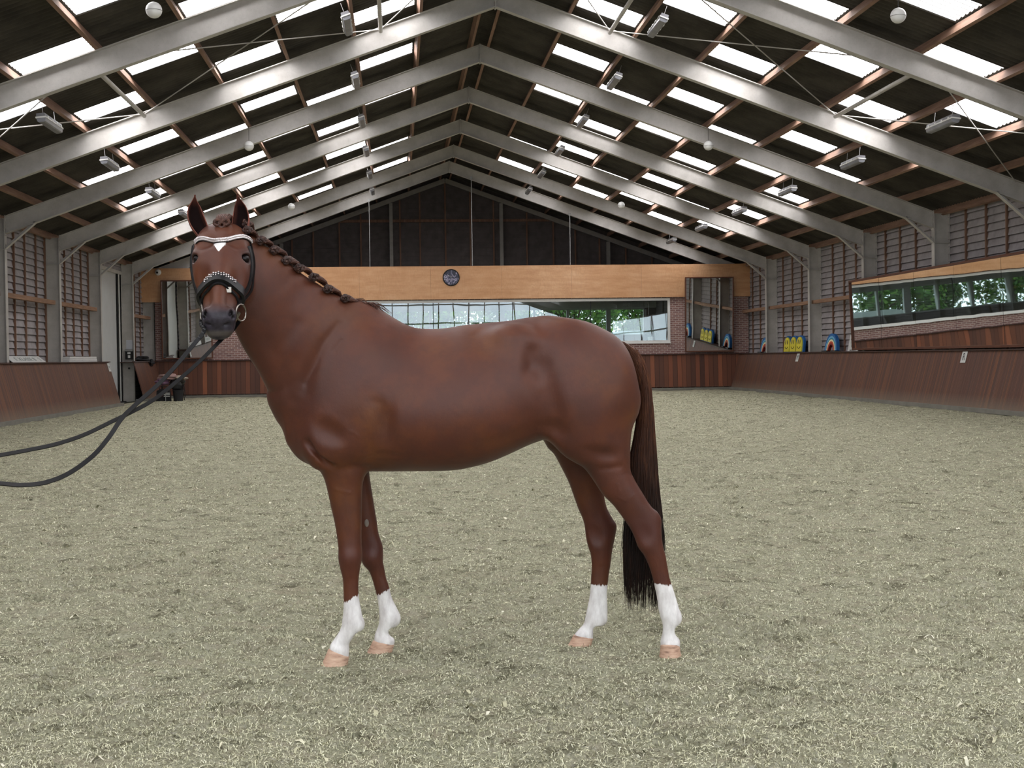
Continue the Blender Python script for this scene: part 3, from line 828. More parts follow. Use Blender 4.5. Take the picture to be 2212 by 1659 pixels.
for i in range(len(ed) - 1):
    m = MB(); dd = rr.uniform(-0.002, 0.002)
    a, b = ed[i + 1] + 0.008, ed[i] - 0.008
    v = [mp(a, 0.06, dd), mp(b, 0.06, -dd), mp(b, H_ - 0.06, -dd), mp(a, H_ - 0.06, dd)]
    m.add(v + [mp(a, 0.06, -0.01), mp(b, 0.06, -0.01), mp(b, H_ - 0.06, -0.01), mp(a, H_ - 0.06, -0.01)], [(0, 1, 2, 3), (7, 6, 5, 4), (0, 4, 5, 1), (1, 5, 6, 2), (2, 6, 7, 3), (3, 7, 4, 0)])
    m.build('mirror_glass', M_MIRROR, o)
m = MB(); slab(m, y0, y1, 0.03, H_ - 0.03, -0.03, -0.015); m.build('backing_board', M_CAP, o)

# ------------------------------------------------------------------ lamps under the roof
M_DIFF = plain('clouded_lamp_cover', '#7e7f84', 0.35, var=0.2, scale=5)
M_LAMP = plain('grey_lamp_housing', '#77777a', 0.5, var=0.1)
def lamp():
    o = empty('tube_lamp')
    L = 0.66
    m = MB(); m.prism([(-0.085, 0.0), (0.085, 0.0), (0.075, 0.075), (-0.075, 0.075)], 'y', -L, L); m.build('housing', M_LAMP, o)
    m = MB()
    for sx in (-0.095, 0.085):
        m.box(sx, sx + 0.010, -L - 0.01, L + 0.01, -0.015, 0.01)
    for sy in (-L - 0.015, L): m.box(-0.095, 0.095, sy, sy + 0.015, -0.015, 0.012)
    for i in range(4):
        for sx in (-0.10, 0.09): m.box(sx, sx + 0.012, -0.5 + i * 0.33 - 0.03, -0.5 + i * 0.33 + 0.03, -0.02, 0.035)
    m.build('clips', M_WHITE, o)
    m = MB(); m.prism([(-0.088, 0.0), (-0.070, -0.075), (-0.045, -0.09), (0.045, -0.09), (0.070, -0.075), (0.088, 0.0)], 'y', -L, L); m.build('lamp_cover', M_DIFF, o)
    for sy in (-0.45, 0.45):
        m = MB(); m.tube([(0, sy, 0.075), (0.0, sy, 0.30)], 0.006, 6); m.build('hanging_wire', M_GREY, o)
    return o
def copy_tree(o, parent=None):
    c = o.copy(); COL.objects.link(c)
    if parent is not None: c.parent = parent
    for ch in [x for x in bpy.data.objects if x.parent == o]: copy_tree(ch, c)
    return c
L0 = None
row_y = {9.31: [21.2, 26.66, 32.1, 37.62, 43.0, 48.5, 53.9], 3.24: [27.45, 33.0, 38.65, 44.2, 49.75, 54.75]}
for s, ys_ in row_y.items():
    for side in (-1, 1):
        for j, y in enumerate(ys_):
            if L0 is None: L0 = lamp(); o = L0
            else: o = copy_tree(L0)
            p = rafter_top(s + 0.02, side, -0.30 if s > 5 else -0.15)
            if s < 5: p = rafter_top(s + 0.10, side, -0.22)
            o.location = (p.x, y, p.z)
            o.rotation_euler = (0, side * (0.10 if s > 5 else 0.35), 0)
            place = '%s from the camera' % ORD[j] if j else 'nearest the camera'
            tag(o, 'grey tube lamp in the %s row of the %s roof slope, %s' % ('lower' if s > 5 else 'upper', SIDE[side], place), 'lamp', 'fluorescent lamps under the roof')
G0 = None
for side in (-1, 1):
    for j, y in enumerate((21.45, 34.9, 48.7)):
        if G0 is None:
            G0 = empty('globe_speaker'); o = G0
            m = MB(); m.ball((0, 0, 0), 0.125, nu=24, nv=16); m.build('globe', M_WHITE, o, True)
            m = MB(); m.tube([(0.1265 * math.cos(a), 0.1265 * math.sin(a), -0.01) for a in np.linspace(0, 6.283, 28, endpoint=False)], 0.004, 6, closed=True); m.build('seam_ring', M_GREY, o)
            m = MB(); m.tube([(0, 0, 0.12), (0, 0, 0.52)], 0.005, 6); m.build('cord', M_BLACK, o)
        else: o = copy_tree(G0)
        p = rafter_top(6.27, side, -0.50); o.location = (p.x, y, p.z)
        tag(o, '%s white globe speaker hanging under the %s roof slope' % (['nearest', 'middle', 'farthest'][j], SIDE[side]), 'speaker', 'white globe speakers under the roof')

# ------------------------------------------------------------------ props on the right ledge
M_ORANGE = plain('red_orange_foam', '#b8472c', 0.7, var=0.08); M_DBLUE = plain('deep_blue_foam', '#1f5f9e', 0.7, var=0.08)
M_LBLUE = plain('sky_blue_foam', '#6fa9c9', 0.7, var=0.08); M_CREAM = plain('cream_foam', '#e6dcae', 0.7, var=0.06); M_WINE = plain('dark_red_foam', '#7c2a24', 0.7, var=0.08)
M_TEAL = plain('teal_foam', '#2b7f96', 0.7, var=0.08)
def rainbow(yc, lab):
    xx = XC + 12.17
    o = tag(empty('rainbow_block', (xx, yc, 1.487)), lab, 'foam block', 'rainbow shaped foam blocks')
    o.rotation_euler = (0, 0.10, 0)
    def band(r0, r1, nm, mat, t0, t1):
        n = 28; v = []; f = []
        for i in range(n + 1):
            a = math.pi * i / n
            for r in (r0, r1):
                for t in (t0, t1):
                    v.append((t, -1.02 * r * math.cos(a), (0.98 * r) * math.sin(a) ** 0.9 if r else 0))
        for i in range(n):
            b = 4 * i; c = b + 4
            f += [(b, b + 2, c + 2, c), (b + 1, c + 1, c + 3, b + 3), (b + 2, b + 3, c + 3, c + 2), (b, c, c + 1, b + 1)]
        f += [(0, 1, 3, 2), (4 * n, 4 * n + 2, 4 * n + 3, 4 * n + 1)]
        m = MB(); m.add(v, f); m.build(nm, mat, o)
    R = 0.63
    for i, (nm, mat, a, b) in enumerate((('outer_blue_arc', M_DBLUE, 1.0, 0.86), ('light_blue_arc', M_LBLUE, 0.86, 0.76), ('teal_arc', M_TEAL, 0.76, 0.68), ('cream_arc', M_CREAM, 0.68, 0.58), ('orange_arc', M_ORANGE, 0.58, 0.47), ('dark_red_arc', M_WINE, 0.47, 0.38))):
        band(R * b, R * a, nm, mat, -0.05, 0.05)
    m = MB()
    for sy in (-1, 1): m.box(-0.13, 0.08, sy * 0.46 - 0.24, sy * 0.46 + 0.24, 0.0, 0.045)
    m.build('rubber_foot', M_BLACK, o)
rainbow(44.25, 'rainbow foam arch on the right ledge, next to the white sign')
rainbow(52.45, 'rainbow foam arch half hidden by a steel column in the far right corner')
# smiling faces board
o = tag(empty('smiley_block', (XC + 12.15, 48.55, 1.487)), 'blue block with three yellow smiling ovals on the right ledge', 'foam block')
o.rotation_euler = (0, 0.09, 0)
def oval(w, h, n=24, base=0.0):
    pts = [(-w, base), (w, base)]
    for i in range(n + 1):
        a = math.pi * i / n; pts.append((w * math.cos(a), h - w * 0.9 + w * 0.9 * math.sin(a)))
    return pts
m = MB(); pts = []
for c in (-0.78, 0.0, 0.78):
    for i in range(13):
        a = math.pi * (12 - i) / 12; pts.append((c - 0.42 * math.cos(math.pi - a) * -1 if False else c - 0.42 * math.cos(math.pi * i / 12), 0.36 + 0.26 * math.sin(math.pi * i / 12)))
pts = [(-1.2, 0.0)] + pts + [(1.2, 0.0)]
m.prism(pts, 'x', -0.02, 0.06); m.build('blue_backing', M_DBLUE, o)
M_YEL = plain('yellow_foam', '#d3c63c', 0.65, var=0.08)
for c in (-0.78, 0.0, 0.78):
    m = MB(); m.prism([(c + a, b) for a, b in oval(0.33, 0.56, base=0.03)], 'x', -0.06, -0.02); f_ = m.build('yellow_face', M_YEL, o)
    m = MB()
    for e in (-0.11, 0.11): m.prism([(c + e + 0.035 * math.cos(a), 0.38 + 0.085 * math.sin(a)) for a in np.linspace(0, 6.283, 16, endpoint=False)], 'x', -0.066, -0.06)
    m.build('eyes', M_BLACK, f_)
    m = MB(); m.tube([(-0.063, c + 0.17 * math.sin(a), 0.245 - 0.10 * math.cos(a)) for a in np.linspace(-1.25, 1.25, 14)], 0.011, 6); m.build('smile', M_BLACK, f_)
# lettering helper: text converted to a mesh
def text_mesh(name, s, size, loc, rot, mat, parent, ext=0.002, sx=1.0):
    cu = bpy.data.curves.new(name, 'FONT'); cu.body = s; cu.size = size; cu.extrude = ext; cu.align_x = 'CENTER'; cu.align_y = 'CENTER'
    tmp = bpy.data.objects.new(name, cu); COL.objects.link(tmp)
    me = bpy.data.meshes.new_from_object(tmp.evaluated_get(bpy.context.evaluated_depsgraph_get()))
    bpy.data.objects.remove(tmp)
    me.materials.clear(); me.materials.append(mat)
    o = bpy.data.objects.new(name, me); COL.objects.link(o); o.parent = parent; o.location = loc; o.rotation_euler = rot; o.scale = (sx, 1, 1)
    return o
M_SIGN = plain('white_sign_board', '#c9cac6', 0.6, var=0.05); M_INK = plain('dark_print', '#1d2422', 0.6); M_INK2 = plain('grey_print', '#7c8682', 0.6)
o = tag(empty('sign_board', (XC + 12.16, 42.15, 1.487)), 'white printed sign board leaning on the right ledge at the end of the long mirror', 'sign')
o.rotation_euler = (0, 0.16, 0)
m = MB(); m.prism([(-0.50, 0), (0.50, 0), (0.42, 0.56), (-0.40, 0.56)], 'x', 0, 0.012); m.build('board', M_SIGN, o)
m = MB(); m.box(-0.003, 0.0, -0.33, 0.30, 0.37, 0.50); m.build('dark_panel', M_INK, o)
RW = (math.pi / 2, 0, -math.pi / 2)      # reading face toward -X
text_mesh('lettering', 'MANEGE', 0.11, (-0.004, -0.02, 0.435), RW, M_SIGN, o, 0.001, 1.0)
text_mesh('lettering', 'Constructie', 0.10, (-0.002, 0, 0.30), RW, M_INK2, o, 0.001, 1.15)
text_mesh('lettering', '10-2018', 0.13, (-0.002, 0, 0.185), RW, M_INK, o, 0.002, 1.0)
text_mesh('lettering', 'www.manege.nl', 0.08, (-0.002, 0, 0.055), RW, M_INK, o, 0.001, 1.15)
# dressage letters on the right kickboard
KA = math.atan(0.36 / 1.32)
def letter(y, ch, lab, side=1):
    zz = 1.31; xx = XC + side * (11.57 + (zz - 0.15) * 0.36 / 1.32 - 0.012)
    o = tag(empty('letter_plate', (xx, y, zz)), lab, 'letter sign', 'dressage letters on the kickboards')
    o.rotation_euler = (0, side * KA, 0)
    m = MB(); m.box(-0.004, 0.004, -0.15, 0.15, -0.145, 0.145); m.build('plate', M_SIGN, o)
    text_mesh('letter', ch, 0.27, (-side * 0.005, 0, 0), (math.pi / 2, 0, -side * math.pi / 2), M_INK, o, 0.001)
letter(32.95, 'R', 'white plate with a black letter R on the right kickboard')
letter(47.15, 'M', 'small white letter plate on the right kickboard near the far corner')
o = letter(46.55, 'H', 'white letter plate at the door end of the left kickboard', -1)
# left ledge: leaning sign and stacked white boards
o = tag(empty('sign_board', (XC - 12.13, 37.85, 1.487)), 'white printed sign board lying slanted on the left ledge', 'sign')
o.rotation_euler = (0, -0.9, 0)
m = MB(); m.box(-0.006, 0.006, -1.70, 1.62, 0, 0.30); m.build('board', M_SIGN, o)
RL = (math.pi / 2, 0, math.pi / 2)
text_mesh('lettering', 'F. KLASSE B', 0.20, (0.009, -0.15, 0.15), RL, M_INK2, o, 0.001, 2.0)
text_mesh('lettering', '2', 0.2, (0.009, 1.3, 0.15), RL, M_INK2, o, 0.001, 1.4)
for i in range(3):
    o = MB(); z = 1.487 + i * 0.062
    o.box(XC - 12.33, XC - 12.04, 41.75 + 0.03 * i, 45.55 - 0.05 * i, z, z + 0.056)
    tag(o.build('white_plank', M_WHITE), 'white painted plank stacked on the left ledge, %s of three' % ['lowest', 'middle', 'topmost'][i], 'plank', 'white planks stacked on the left ledge')
# white camera dome on the plywood
o = tag(empty('camera_dome', (-9.50, Y_FAR - 0.26, 5.05)), 'small white dome camera under the rafters at the left end of the plywood', 'camera')
m = MB(); m.ball((0, 0, 0), 0.125, 0.09, 0.125, 22, 14); m.build('dome', M_WHITE, o, True)
m = MB(); m.ball((-0.02, -0.075, -0.01), 0.045, 0.03, 0.045, 14, 10); m.build('lens', M_BLACK, o, True)
m = MB(); m.tube([(0, 0, 0.05), (0, 0.10, 0.06)], 0.02, 8); m.build('bracket', M_WHITE, o)
# switch box, notice and socket on the column by the door
yc = FR[6] - 0.012
o = tag(empty('control_box', (-9.945, yc, 1.755)), 'black control box with two pale labels on the column beside the door', 'switch box')
m = MB(); m.box(-0.135, 0.135, -0.09, 0.0, -0.18, 0.18); m.build('housing', M_BLACK, o)
m = MB(); m.box(-0.14, 0.14, -0.10, -0.09, 0.12, 0.185); m.build('hood', M_GREY, o)
for (x, z, w, h) in ((0.0, 0.055, 0.055, 0.035), (0.0, -0.075, 0.045, 0.05)):
    m = MB(); m.box(x - w, x + w, -0.094, -0.09, z - h, z + h); m.build('pale_label', M_SIGN, o)
m = MB(); m.box(-10.06, -9.82, yc - 0.004, yc, 1.95, 2.30); tag(m.build('paper_notice', plain('notice_paper', '#c2c5ce', 0.7, var=0.05)), 'white paper notice on the column above the black control box', 'notice')
m = MB(); m.box(-10.0, -9.93, yc - 0.03, yc, 1.21, 1.28); tag(m.build('wall_socket', M_BLACK), 'small dark socket low on the column beside the door', 'socket')
# small cap on the ledge in the corner: riding hat and gloves heap
def blob(name, c, r, mat, seed, amp=0.25, parent=None, nu=28, nv=18, f=2.2):
    rg = random.Random(seed); ph = [rg.uniform(0, 6.28) for _ in range(9)]; v = []; fc = []
    for j in range(nv + 1):
        p = math.pi * j / nv
        for i in range(nu):
            t = 2 * math.pi * i / nu
            d = Vector((math.sin(p) * math.cos(t), math.sin(p) * math.sin(t), math.cos(p)))
            n = math.sin(f * 2 * d.x + ph[0]) * math.cos(f * 1.7 * d.y + ph[1]) + 0.6 * math.sin(f * 3.1 * d.z + ph[2] + 2 * d.x) + 0.35 * math.sin(f * 5 * d.y + ph[3]) * math.cos(f * 4.4 * d.x + ph[4])
            k = 1 + amp * n * math.sin(p)
            v.append((c[0] + r[0] * d.x * k, c[1] + r[1] * d.y * k, c[2] + r[2] * max(d.z, -0.85) * k))
    for j in range(nv):
        for i in range(nu):
            k = (i + 1) % nu; fc.append((j * nu + i, (j + 1) * nu + i, (j + 1) * nu + k, j * nu + k))
    m = MB(); m.add(v, fc); return m.build(name, mat, parent, True)
o = tag(empty('black_jacket', (XC - 12.08, 53.7, 1.50)), 'crumpled black jacket thrown over the short kickboard in the far left corner', 'jacket')
M_CLOTH = plain('black_fabric', '#15161a', 0.85, var=0.4, scale=12)
blob('bundle', (0, 0, 0.09), (0.20, 0.95, 0.12), M_CLOTH, 3, 0.25, o)
blob('hanging_fold', (0.20, 0.75, -0.06), (0.08, 0.40, 0.14), M_CLOTH, 8, 0.3, o)
m = MB(); m.bar((0.20, 0.95, -0.05), (0.16, 1.0, -0.40), 0.10, 0.02, (1, 0, 0)); m.build('sleeve', M_CLOTH, o)
# tack heap: folding rack with saddle pads, bag and bucket
GX, GY = -8.42, 51.75
o = tag(empty('saddle_rack', (GX, GY, 0)), 'black folding saddle rack holding a heap of tack by the far left corner', 'rack')
m = MB()
for sx in (-0.40, 0.42):
    m.tube([(sx, -0.22, 0), (sx * 0.9, 0.0, 0.62)], 0.015, 8); m.tube([(sx, 0.22, 0), (sx * 0.9, 0.0, 0.62)], 0.015, 8)
m.build('leg', M_BLACK, o)
m = MB(); m.tube([(-0.45, 0, 0.63), (0.47, 0, 0.63)], 0.022, 8); m.build('top_bar', M_BLACK, o)
M_PAD = plain('dusty_pink_pad', '#9a7d76', 0.9, var=0.2, scale=9); M_TAN = plain('beige_fleece', '#a39686', 0.95, var=0.2, scale=14); M_PURP = plain('mauve_fabric', '#7d6078', 0.9, var=0.2, scale=8)
M_SADDLE = plain('black_leather', '#141313', 0.35, var=0.3, scale=8)
t_ = blob('saddle_pad', (GX - 0.10, GY - 0.05, 0.90), (0.36, 0.28, 0.13), M_PAD, 11, 0.18); tag(t_, 'dusty pink saddle pad on top of the tack heap', 'saddle pad')
t_ = blob('fleece_cover', (GX + 0.28, GY - 0.03, 0.84), (0.26, 0.27, 0.12), M_TAN, 17, 0.2); tag(t_, 'beige fleece cover over the right side of the tack heap', 'fleece')
t_ = blob('fleece_rug', (GX - 0.34, GY - 0.12, 0.72), (0.24, 0.25, 0.14), M_PURP, 19, 0.2); tag(t_, 'mauve folded rug on the left side of the tack heap', 'rug')
o = tag(empty('saddle', (GX + 0.20, GY - 0.12, 0.60)), 'black leather saddle hanging on the right of the rack', 'saddle')
blob('seat', (0.05, 0, 0.12), (0.28, 0.26, 0.13), M_SADDLE, 23, 0.12, o)
for sy in (-0.25, 0.22):
    blob('flap', (0.02, sy, -0.02), (0.21, 0.04, 0.20), M_SADDLE, 29, 0.1, o)
m = MB()
for sx in (0.20, 0.30): m.bar((sx, -0.28, 0.0), (sx + 0.05, -0.29, -0.45), 0.006, 0.03, (1, 0, 0))
m.build('girth_strap', M_SADDLE, o)
def bucket(x, y, r, h, lab, name='bucket'):
    o = tag(empty(name, (x, y, 0)), lab, 'bucket')
    n = 24; v = []; f = []
    prof = [(0.0, 0.0), (r * 0.82, 0.0), (r, h), (r * 1.05, h), (r * 1.05, h - 0.02), (r * 0.94, h - 0.01), (r * 0.78, 0.02), (0.0, 0.02)]
    m = MB()
    for (a, z) in prof:
        for k in range(n): v.append((max(a, 1e-4) * math.cos(2 * math.pi * k / n), max(a, 1e-4) * math.sin(2 * math.pi * k / n), z))
    for j in range(len(prof) - 1):
        for k in range(n):
            l = (k + 1) % n; f.append((j * n + k, j * n + l, (j + 1) * n + l, (j + 1) * n + k))
    m.add(v, f); m.build('shell', M_BUCK, o, True)
    m = MB(); m.tube([(r * math.cos(a), 0, h - 0.02 - 0.5 * r * math.sin(a)) for a in np.linspace(0, math.pi, 14)], 0.006, 6); m.build('handle', M_GREY, o)
M_BUCK = plain('black_rubber_bucket', '#1f1f21', 0.7, var=0.2)
bucket(GX + 0.30, GY - 0.50, 0.20, 0.42, 'black rubber bucket standing under the right end of the tack rack')
o = tag(empty('grooming_bag', (GX - 0.22, GY - 0.55, 0)), 'black grooming bag with a striped pocket and red tag under the tack heap', 'bag')
m = MB(); m.prism([(-0.26, 0), (0.26, 0), (0.23, 0.40), (0.10, 0.46), (-0.10, 0.46), (-0.23, 0.40)], 'y', -0.14, 0.14); m.build('bag_body', M_CLOTH, o)
m = MB(); m.box(0.03, 0.25, -0.17, -0.14, 0.16, 0.34); p_ = m.build('pocket', M_CLOTH, o)
m = MB()
for z in (0.19, 0.25, 0.31): m.box(0.03, 0.25, -0.174, -0.17, z - 0.012, z + 0.012)
m.build('pale_stripes', M_SIGN, p_)
m = MB(); m.box(-0.09, -0.02, -0.17, -0.14, 0.20, 0.34); m.build('red_tag', plain('red_fabric', '#a01f2c', 0.7), o)
m = MB(); m.tube([(-0.15, 0, 0.44), (-0.12, 0, 0.56), (0.12, 0, 0.56), (0.15, 0, 0.44)], 0.012, 8); m.build('carry_strap', M_CLOTH, o)
m = MB(); m.tube([(GX - 0.12, GY - 0.74, 0.0), (GX - 0.13, GY - 0.70, 0.44)], 0.012, 8)
tag(m.build('riding_whip', M_GREY, smooth=True), 'short grey stick leaning in front of the grooming bag', 'stick')

# ------------------------------------------------------------------ canteen behind the viewing window
M_DARKWALL = plain('dim_canteen_wall', '#5e554c', 0.8, var=0.1, scale=2); M_CWHITE = plain('canteen_white', '#b9bab6', 0.6, var=0.04)
RX = [-5.2, -3.6, -1.9, -0.2, 1.5, 3.2, 4.75, 6.2, 7.72, 9.58, 11.25]
RZ0, RZ1 = 2.42, 3.56
cw = MB(); cw.box(-10.2, 14.7, Y_GABLE, Y_GABLE + 0.2, 0, RZ0 - 0.06); cw.box(-10.2, 14.7, Y_GABLE, Y_GABLE + 0.2, RZ1 + 0.06, 3.9); cw.box(-10.2, RX[0], Y_GABLE, Y_GABLE + 0.2, RZ0 - 0.06, RZ1 + 0.06); cw.box(RX[-1], 14.7, Y_GABLE, Y_GABLE + 0.2, RZ0 - 0.06, RZ1 + 0.06)
tag(cw.build('wall_canteen', M_DARKWALL), kind='structure')
m = MB(); m.box(-10.2, 14.7, Y_FAR + 0.22, Y_GABLE, 0.9, 1.0); tag(m.build('floor', M_DARKWALL), kind='structure')
m = MB(); m.box(-10.3, -10.2, Y_FAR + 0.2, Y_GABLE, 0, 3.9); m.box(11.75, 11.85, Y_FAR + 0.25, Y_GABLE, 1.0, 3.9); tag(m.build('wall_canteen', M_DARKWALL), kind='structure')
w = tag(empty('window_200', (3, Y_GABLE, RZ0)), kind='structure'); LW = Vector(w.location)
m = MB(); m.box(RX[0], RX[-1], Y_GABLE - 0.03, Y_GABLE + 0.12, RZ0 - 0.06, RZ0); m.box(RX[0], RX[-1], Y_GABLE - 0.03, Y_GABLE + 0.12, RZ1, RZ1 + 0.08)
rel(m, 'window_frame', M_CWHITE, w, LW)
for i, x in enumerate(RX):
    t = 0.10 if i % 3 == 0 else 0.055
    m = MB(); m.box(x - t, x + t, Y_GABLE - 0.04, Y_GABLE + 0.12, RZ0, RZ1); rel(m, 'mullion', M_CWHITE, w, LW)
m = MB(); m.box(-8, 11.7, Y_GABLE - 0.5, Y_GABLE - 0.3, 3.62, 3.9); tag(m.build('trim_3', M_CWHITE), kind='structure')
# tables and chairs seen dimly through the glass
def cchair(x, y, rz, lab, src=[None]):
    if src[0] is None:
        o = empty('canteen_chair'); src[0] = o
        m = MB(); m.box(-0.22, 0.22, -0.21, 0.21, 0.44, 0.49); m.build('seat', M_CLOTH, o)
        m = MB(); m.prism([(-0.22, 0.52), (0.22, 0.52), (0.20, 0.95), (-0.20, 0.95)], 'y', 0.19, 0.235); m.build('backrest', M_CLOTH, o)
        for a in (-0.19, 0.19):
            for b in (-0.18, 0.2):
                m = MB(); m.tube([(a, b, 0), (a * 0.95, b * 0.95, 0.45 if b < 0 else 0.9)], 0.014, 8); m.build('leg', M_BLACK, o)
    else: o = copy_tree(src[0])
    o.location = (x, y, 1.0); o.rotation_euler = (0, 0, rz)
    tag(o, lab, 'chair', 'dark chairs in the canteen')
nmz = ['first', 'second', 'third', 'fourth', 'fifth', 'sixth', 'seventh', 'eighth']
for i, x in enumerate((-2.9, -1.2, 0.5, 2.3, 3.9, 5.7, 7.4, 9.4)):
    cchair(x, 57.6 + 0.15 * (i % 2), math.pi, 'dark canteen chair behind the viewing window, %s from the left' % nmz[i])
for i, x in enumerate((-2.0, 1.5, 5.0, 8.6)):
    o = tag(empty('canteen_table', (x, 58.6, 1.0)), 'dark canteen table behind the viewing window, %s from the left' % nmz[i], 'table', 'canteen tables')
    m = MB(); m.box(-0.8, 0.8, -0.4, 0.4, 0.71, 0.75); m.build('table_top', M_RAIL, o)
    for a in (-0.7, 0.7):
        for b in (-0.33, 0.33):
            m = MB(); m.box(a - 0.025, a + 0.025, b - 0.025, b + 0.025, 0, 0.71); m.build('leg', M_BLACK, o)
o = tag(empty('potted_plant', (10.62, 56.6, 1.98)), 'small green potted plant inside the right end of the viewing window', 'plant')
m = MB(); m.tube([(0, 0, 0), (0, 0, 0.26)], [0.09, 0.12], 14); m.build('pot', M_SIGN, o, True)
m = MB(); rg = random.Random(9)
for i in range(60):
    a = rg.uniform(0, 6.28); e = rg.uniform(0.2, 1.3); L = rg.uniform(0.2, 0.45); d = Vector((math.cos(a) * math.cos(e), math.sin(a) * math.cos(e), math.sin(e)))
    p = Vector((0, 0, 0.26)) + d * L; s_ = d.cross(Vector((0, 0, 1))).normalized() * 0.05
    m.add([p - d * 0.08, p + s_, p + d * 0.1, p - s_], [(0, 1, 2, 3)]); m.tube([(0, 0, 0.24), p - d * 0.06], 0.004, 4)
m.build('leaves', plain('leaf_green', '#2f5a34', 0.6, var=0.3), o)
m = MB(); m.box(9.6, 11.7, 56.15, 56.9, 1.92, 1.97); tag(m.build('window_shelf', M_RAIL), 'wooden shelf inside the right end of the viewing window', 'shelf')

# ------------------------------------------------------------------ outside: grass, trees, two white vans
m = MB(); m.box(-40, 50, Y_GABLE + 0.2, 130, -0.35, -0.05); tag(m.build('ground', plain('grass', '#5c7a3c', 0.95, var=0.3, scale=2)), kind='structure')
def leafmat():
    t = NT('tree_leaves'); g = t.node('ShaderNodeAttribute', attribute_name='tone').outputs['Fac']
    c = t.ramp(g, [(0.0, hexc('#2c4a22')), (0.5, hexc('#4f7a30')), (1.0, hexc('#86a94a'))]); t.base(c, 0.6, 0, 0.3)
    tl = t.node('ShaderNodeBsdfTranslucent'); t.l.new(c, tl.inputs[0]); mx = t.node('ShaderNodeMixShader'); mx.inputs[0].default_value = 0.4
    t.l.new(t.b.outputs[0], mx.inputs[1]); t.l.new(tl.outputs[0], mx.inputs[2]); t.l.new(mx.outputs[0], t.out.inputs[0]); return t.m
M_LEAVES = leafmat(); M_BARK = plain('tree_bark', '#4b4136', 0.9, var=0.2)
def tree(x, y, h, r, seed, lab):
    rg = np.random.default_rng(seed); o = tag(empty('tree', (x, y, 0)), lab, 'tree', 'trees beyond the canteen windows')
    m = MB(); m.tube([(0, 0, -0.1), (0.1, 0, h * 0.35), (0, 0.1, h * 0.8)], [0.22, 0.15, 0.05], 10)
    for i in range(7):
        a = rg.uniform(0, 6.28); z = h * rg.uniform(0.2, 0.6); m.tube([(0, 0, z), (math.cos(a) * r * 0.5, math.sin(a) * r * 0.5, z + r * 0.35), (math.cos(a) * r * 0.85, math.sin(a) * r * 0.85, z + r * 0.5)], [0.07, 0.04, 0.02], 6)
    m.build('trunk', M_BARK, o, True)
    K = 26; cc = np.stack([rg.normal(0, r * 0.5, K), rg.normal(0, r * 0.35, K), rg.uniform(0.12, 0.95, K) * h], 1); N = 6500
    c = cc[rg.integers(0, K, N)] + rg.normal(0, 0.42, (N, 3)); n = rg.normal(0, 1, (N, 3)); n /= np.linalg.norm(n, axis=1)[:, None]
    u = np.cross(n, rg.normal(0, 1, (N, 3))); u /= np.linalg.norm(u, axis=1)[:, None]; w_ = np.cross(n, u); s_ = rg.uniform(0.08, 0.17, (N, 1))
    V_ = np.stack([c - u * s_, c + w_ * s_ * 0.6, c + u * s_, c - w_ * s_ * 0.6], 1).reshape(-1, 3)
    F_ = np.arange(4 * N).reshape(N, 4); f_ = mesh_obj('foliage', V_, F_, M_LEAVES, o); f_['kind'] = 'stuff'
    at = f_.data.attributes.new('tone', 'FLOAT', 'POINT'); at.data.foreach_set('value', np.repeat(np.clip(rg.normal(0.5, 0.22, N), 0, 1), 4).astype(np.float32))
pos = [(-9, 74), (-5.2, 71.5), (-1.4, 73), (2.2, 71.8), (5.8, 73.5), (9.4, 71.6), (13.2, 73), (17, 72.2), (20.8, 74)]
for i, (x, y) in enumerate(pos):
    tree(x, y, 5.6 + (i * 37 % 5) * 0.4, 2.5, 40 + i, 'leafy green tree outside the canteen windows, %s from the left' % (ORD[i]))
M_VAN = plain('white_van_paint', '#cdd6da', 0.25, var=0.02, spec=0.6); M_VGL = plain('dark_van_glass', '#26313a', 0.1, var=0.1, spec=0.8)
def van(x0, y0, lab, logo):
    o = tag(empty('van', (x0, y0, 0)), lab, 'van', 'white vans parked outside')
    prof = [(0.0, 0.35), (0.02, 0.95), (0.35, 1.20), (0.95, 1.32), (1.55, 2.20), (1.95, 2.55), (2.6, 2.66), (5.5, 2.66), (5.6, 2.55), (5.65, 0.40), (4.9, 0.35), (4.75, 0.62), (4.45, 0.72), (4.15, 0.62), (4.0, 0.35), (1.45, 0.35), (1.3, 0.62), (1.0, 0.72), (0.7, 0.62), (0.55, 0.35)]
    m = MB(); m.prism(prof, 'y', 0, 1.95); m.build('van_body', M_VAN, o)
    m = MB(); m.prism([(1.25, 1.42), (1.72, 2.12), (2.45, 2.16), (2.45, 1.42)], 'y', -0.008, 0.0); m.build('side_window', M_VGL, o)
    m = MB(); m.add([(0.99, 0.12, 1.37), (0.99, 1.83, 1.37), (1.51, 1.75, 2.12), (1.51, 0.20, 2.12)], [(0, 1, 2, 3)]); 
    m.v = [(a - 0.02, b, c + 0.02) for a, b, c in m.v]; m.build('windscreen', M_VGL, o)
    for wx in (1.0, 4.45):
        for wy in (0.0, 1.75):
            m = MB(); m.tube([(wx, wy - 0.02, 0.33), (wx, wy + 0.22, 0.33)], 0.33, 24); m.build('wheel', M_RUBBER, o, True)
    m = MB(); m.bar((2.55, -0.01, 2.36), (5.5, -0.01, 2.36), 0.008, 0.02, (0, 0, 1)); m.bar((2.55, -0.01, 0.75), (2.55, -0.01, 2.36), 0.008, 0.02, (1, 0, 0)); m.bar((4.2, -0.01, 0.75), (4.2, -0.01, 2.36), 0.008, 0.02, (1, 0, 0)); m.build('door_seam', M_GREY, o)
    if logo: text_mesh('side_lettering', 'KR', 0.62, (3.35, -0.012, 1.98), (math.pi / 2, 0, 0), M_GREY, o, 0.004, 1.1)
van(1.55, 65.0, 'white van with grey letters parked outside the left canteen windows', True)
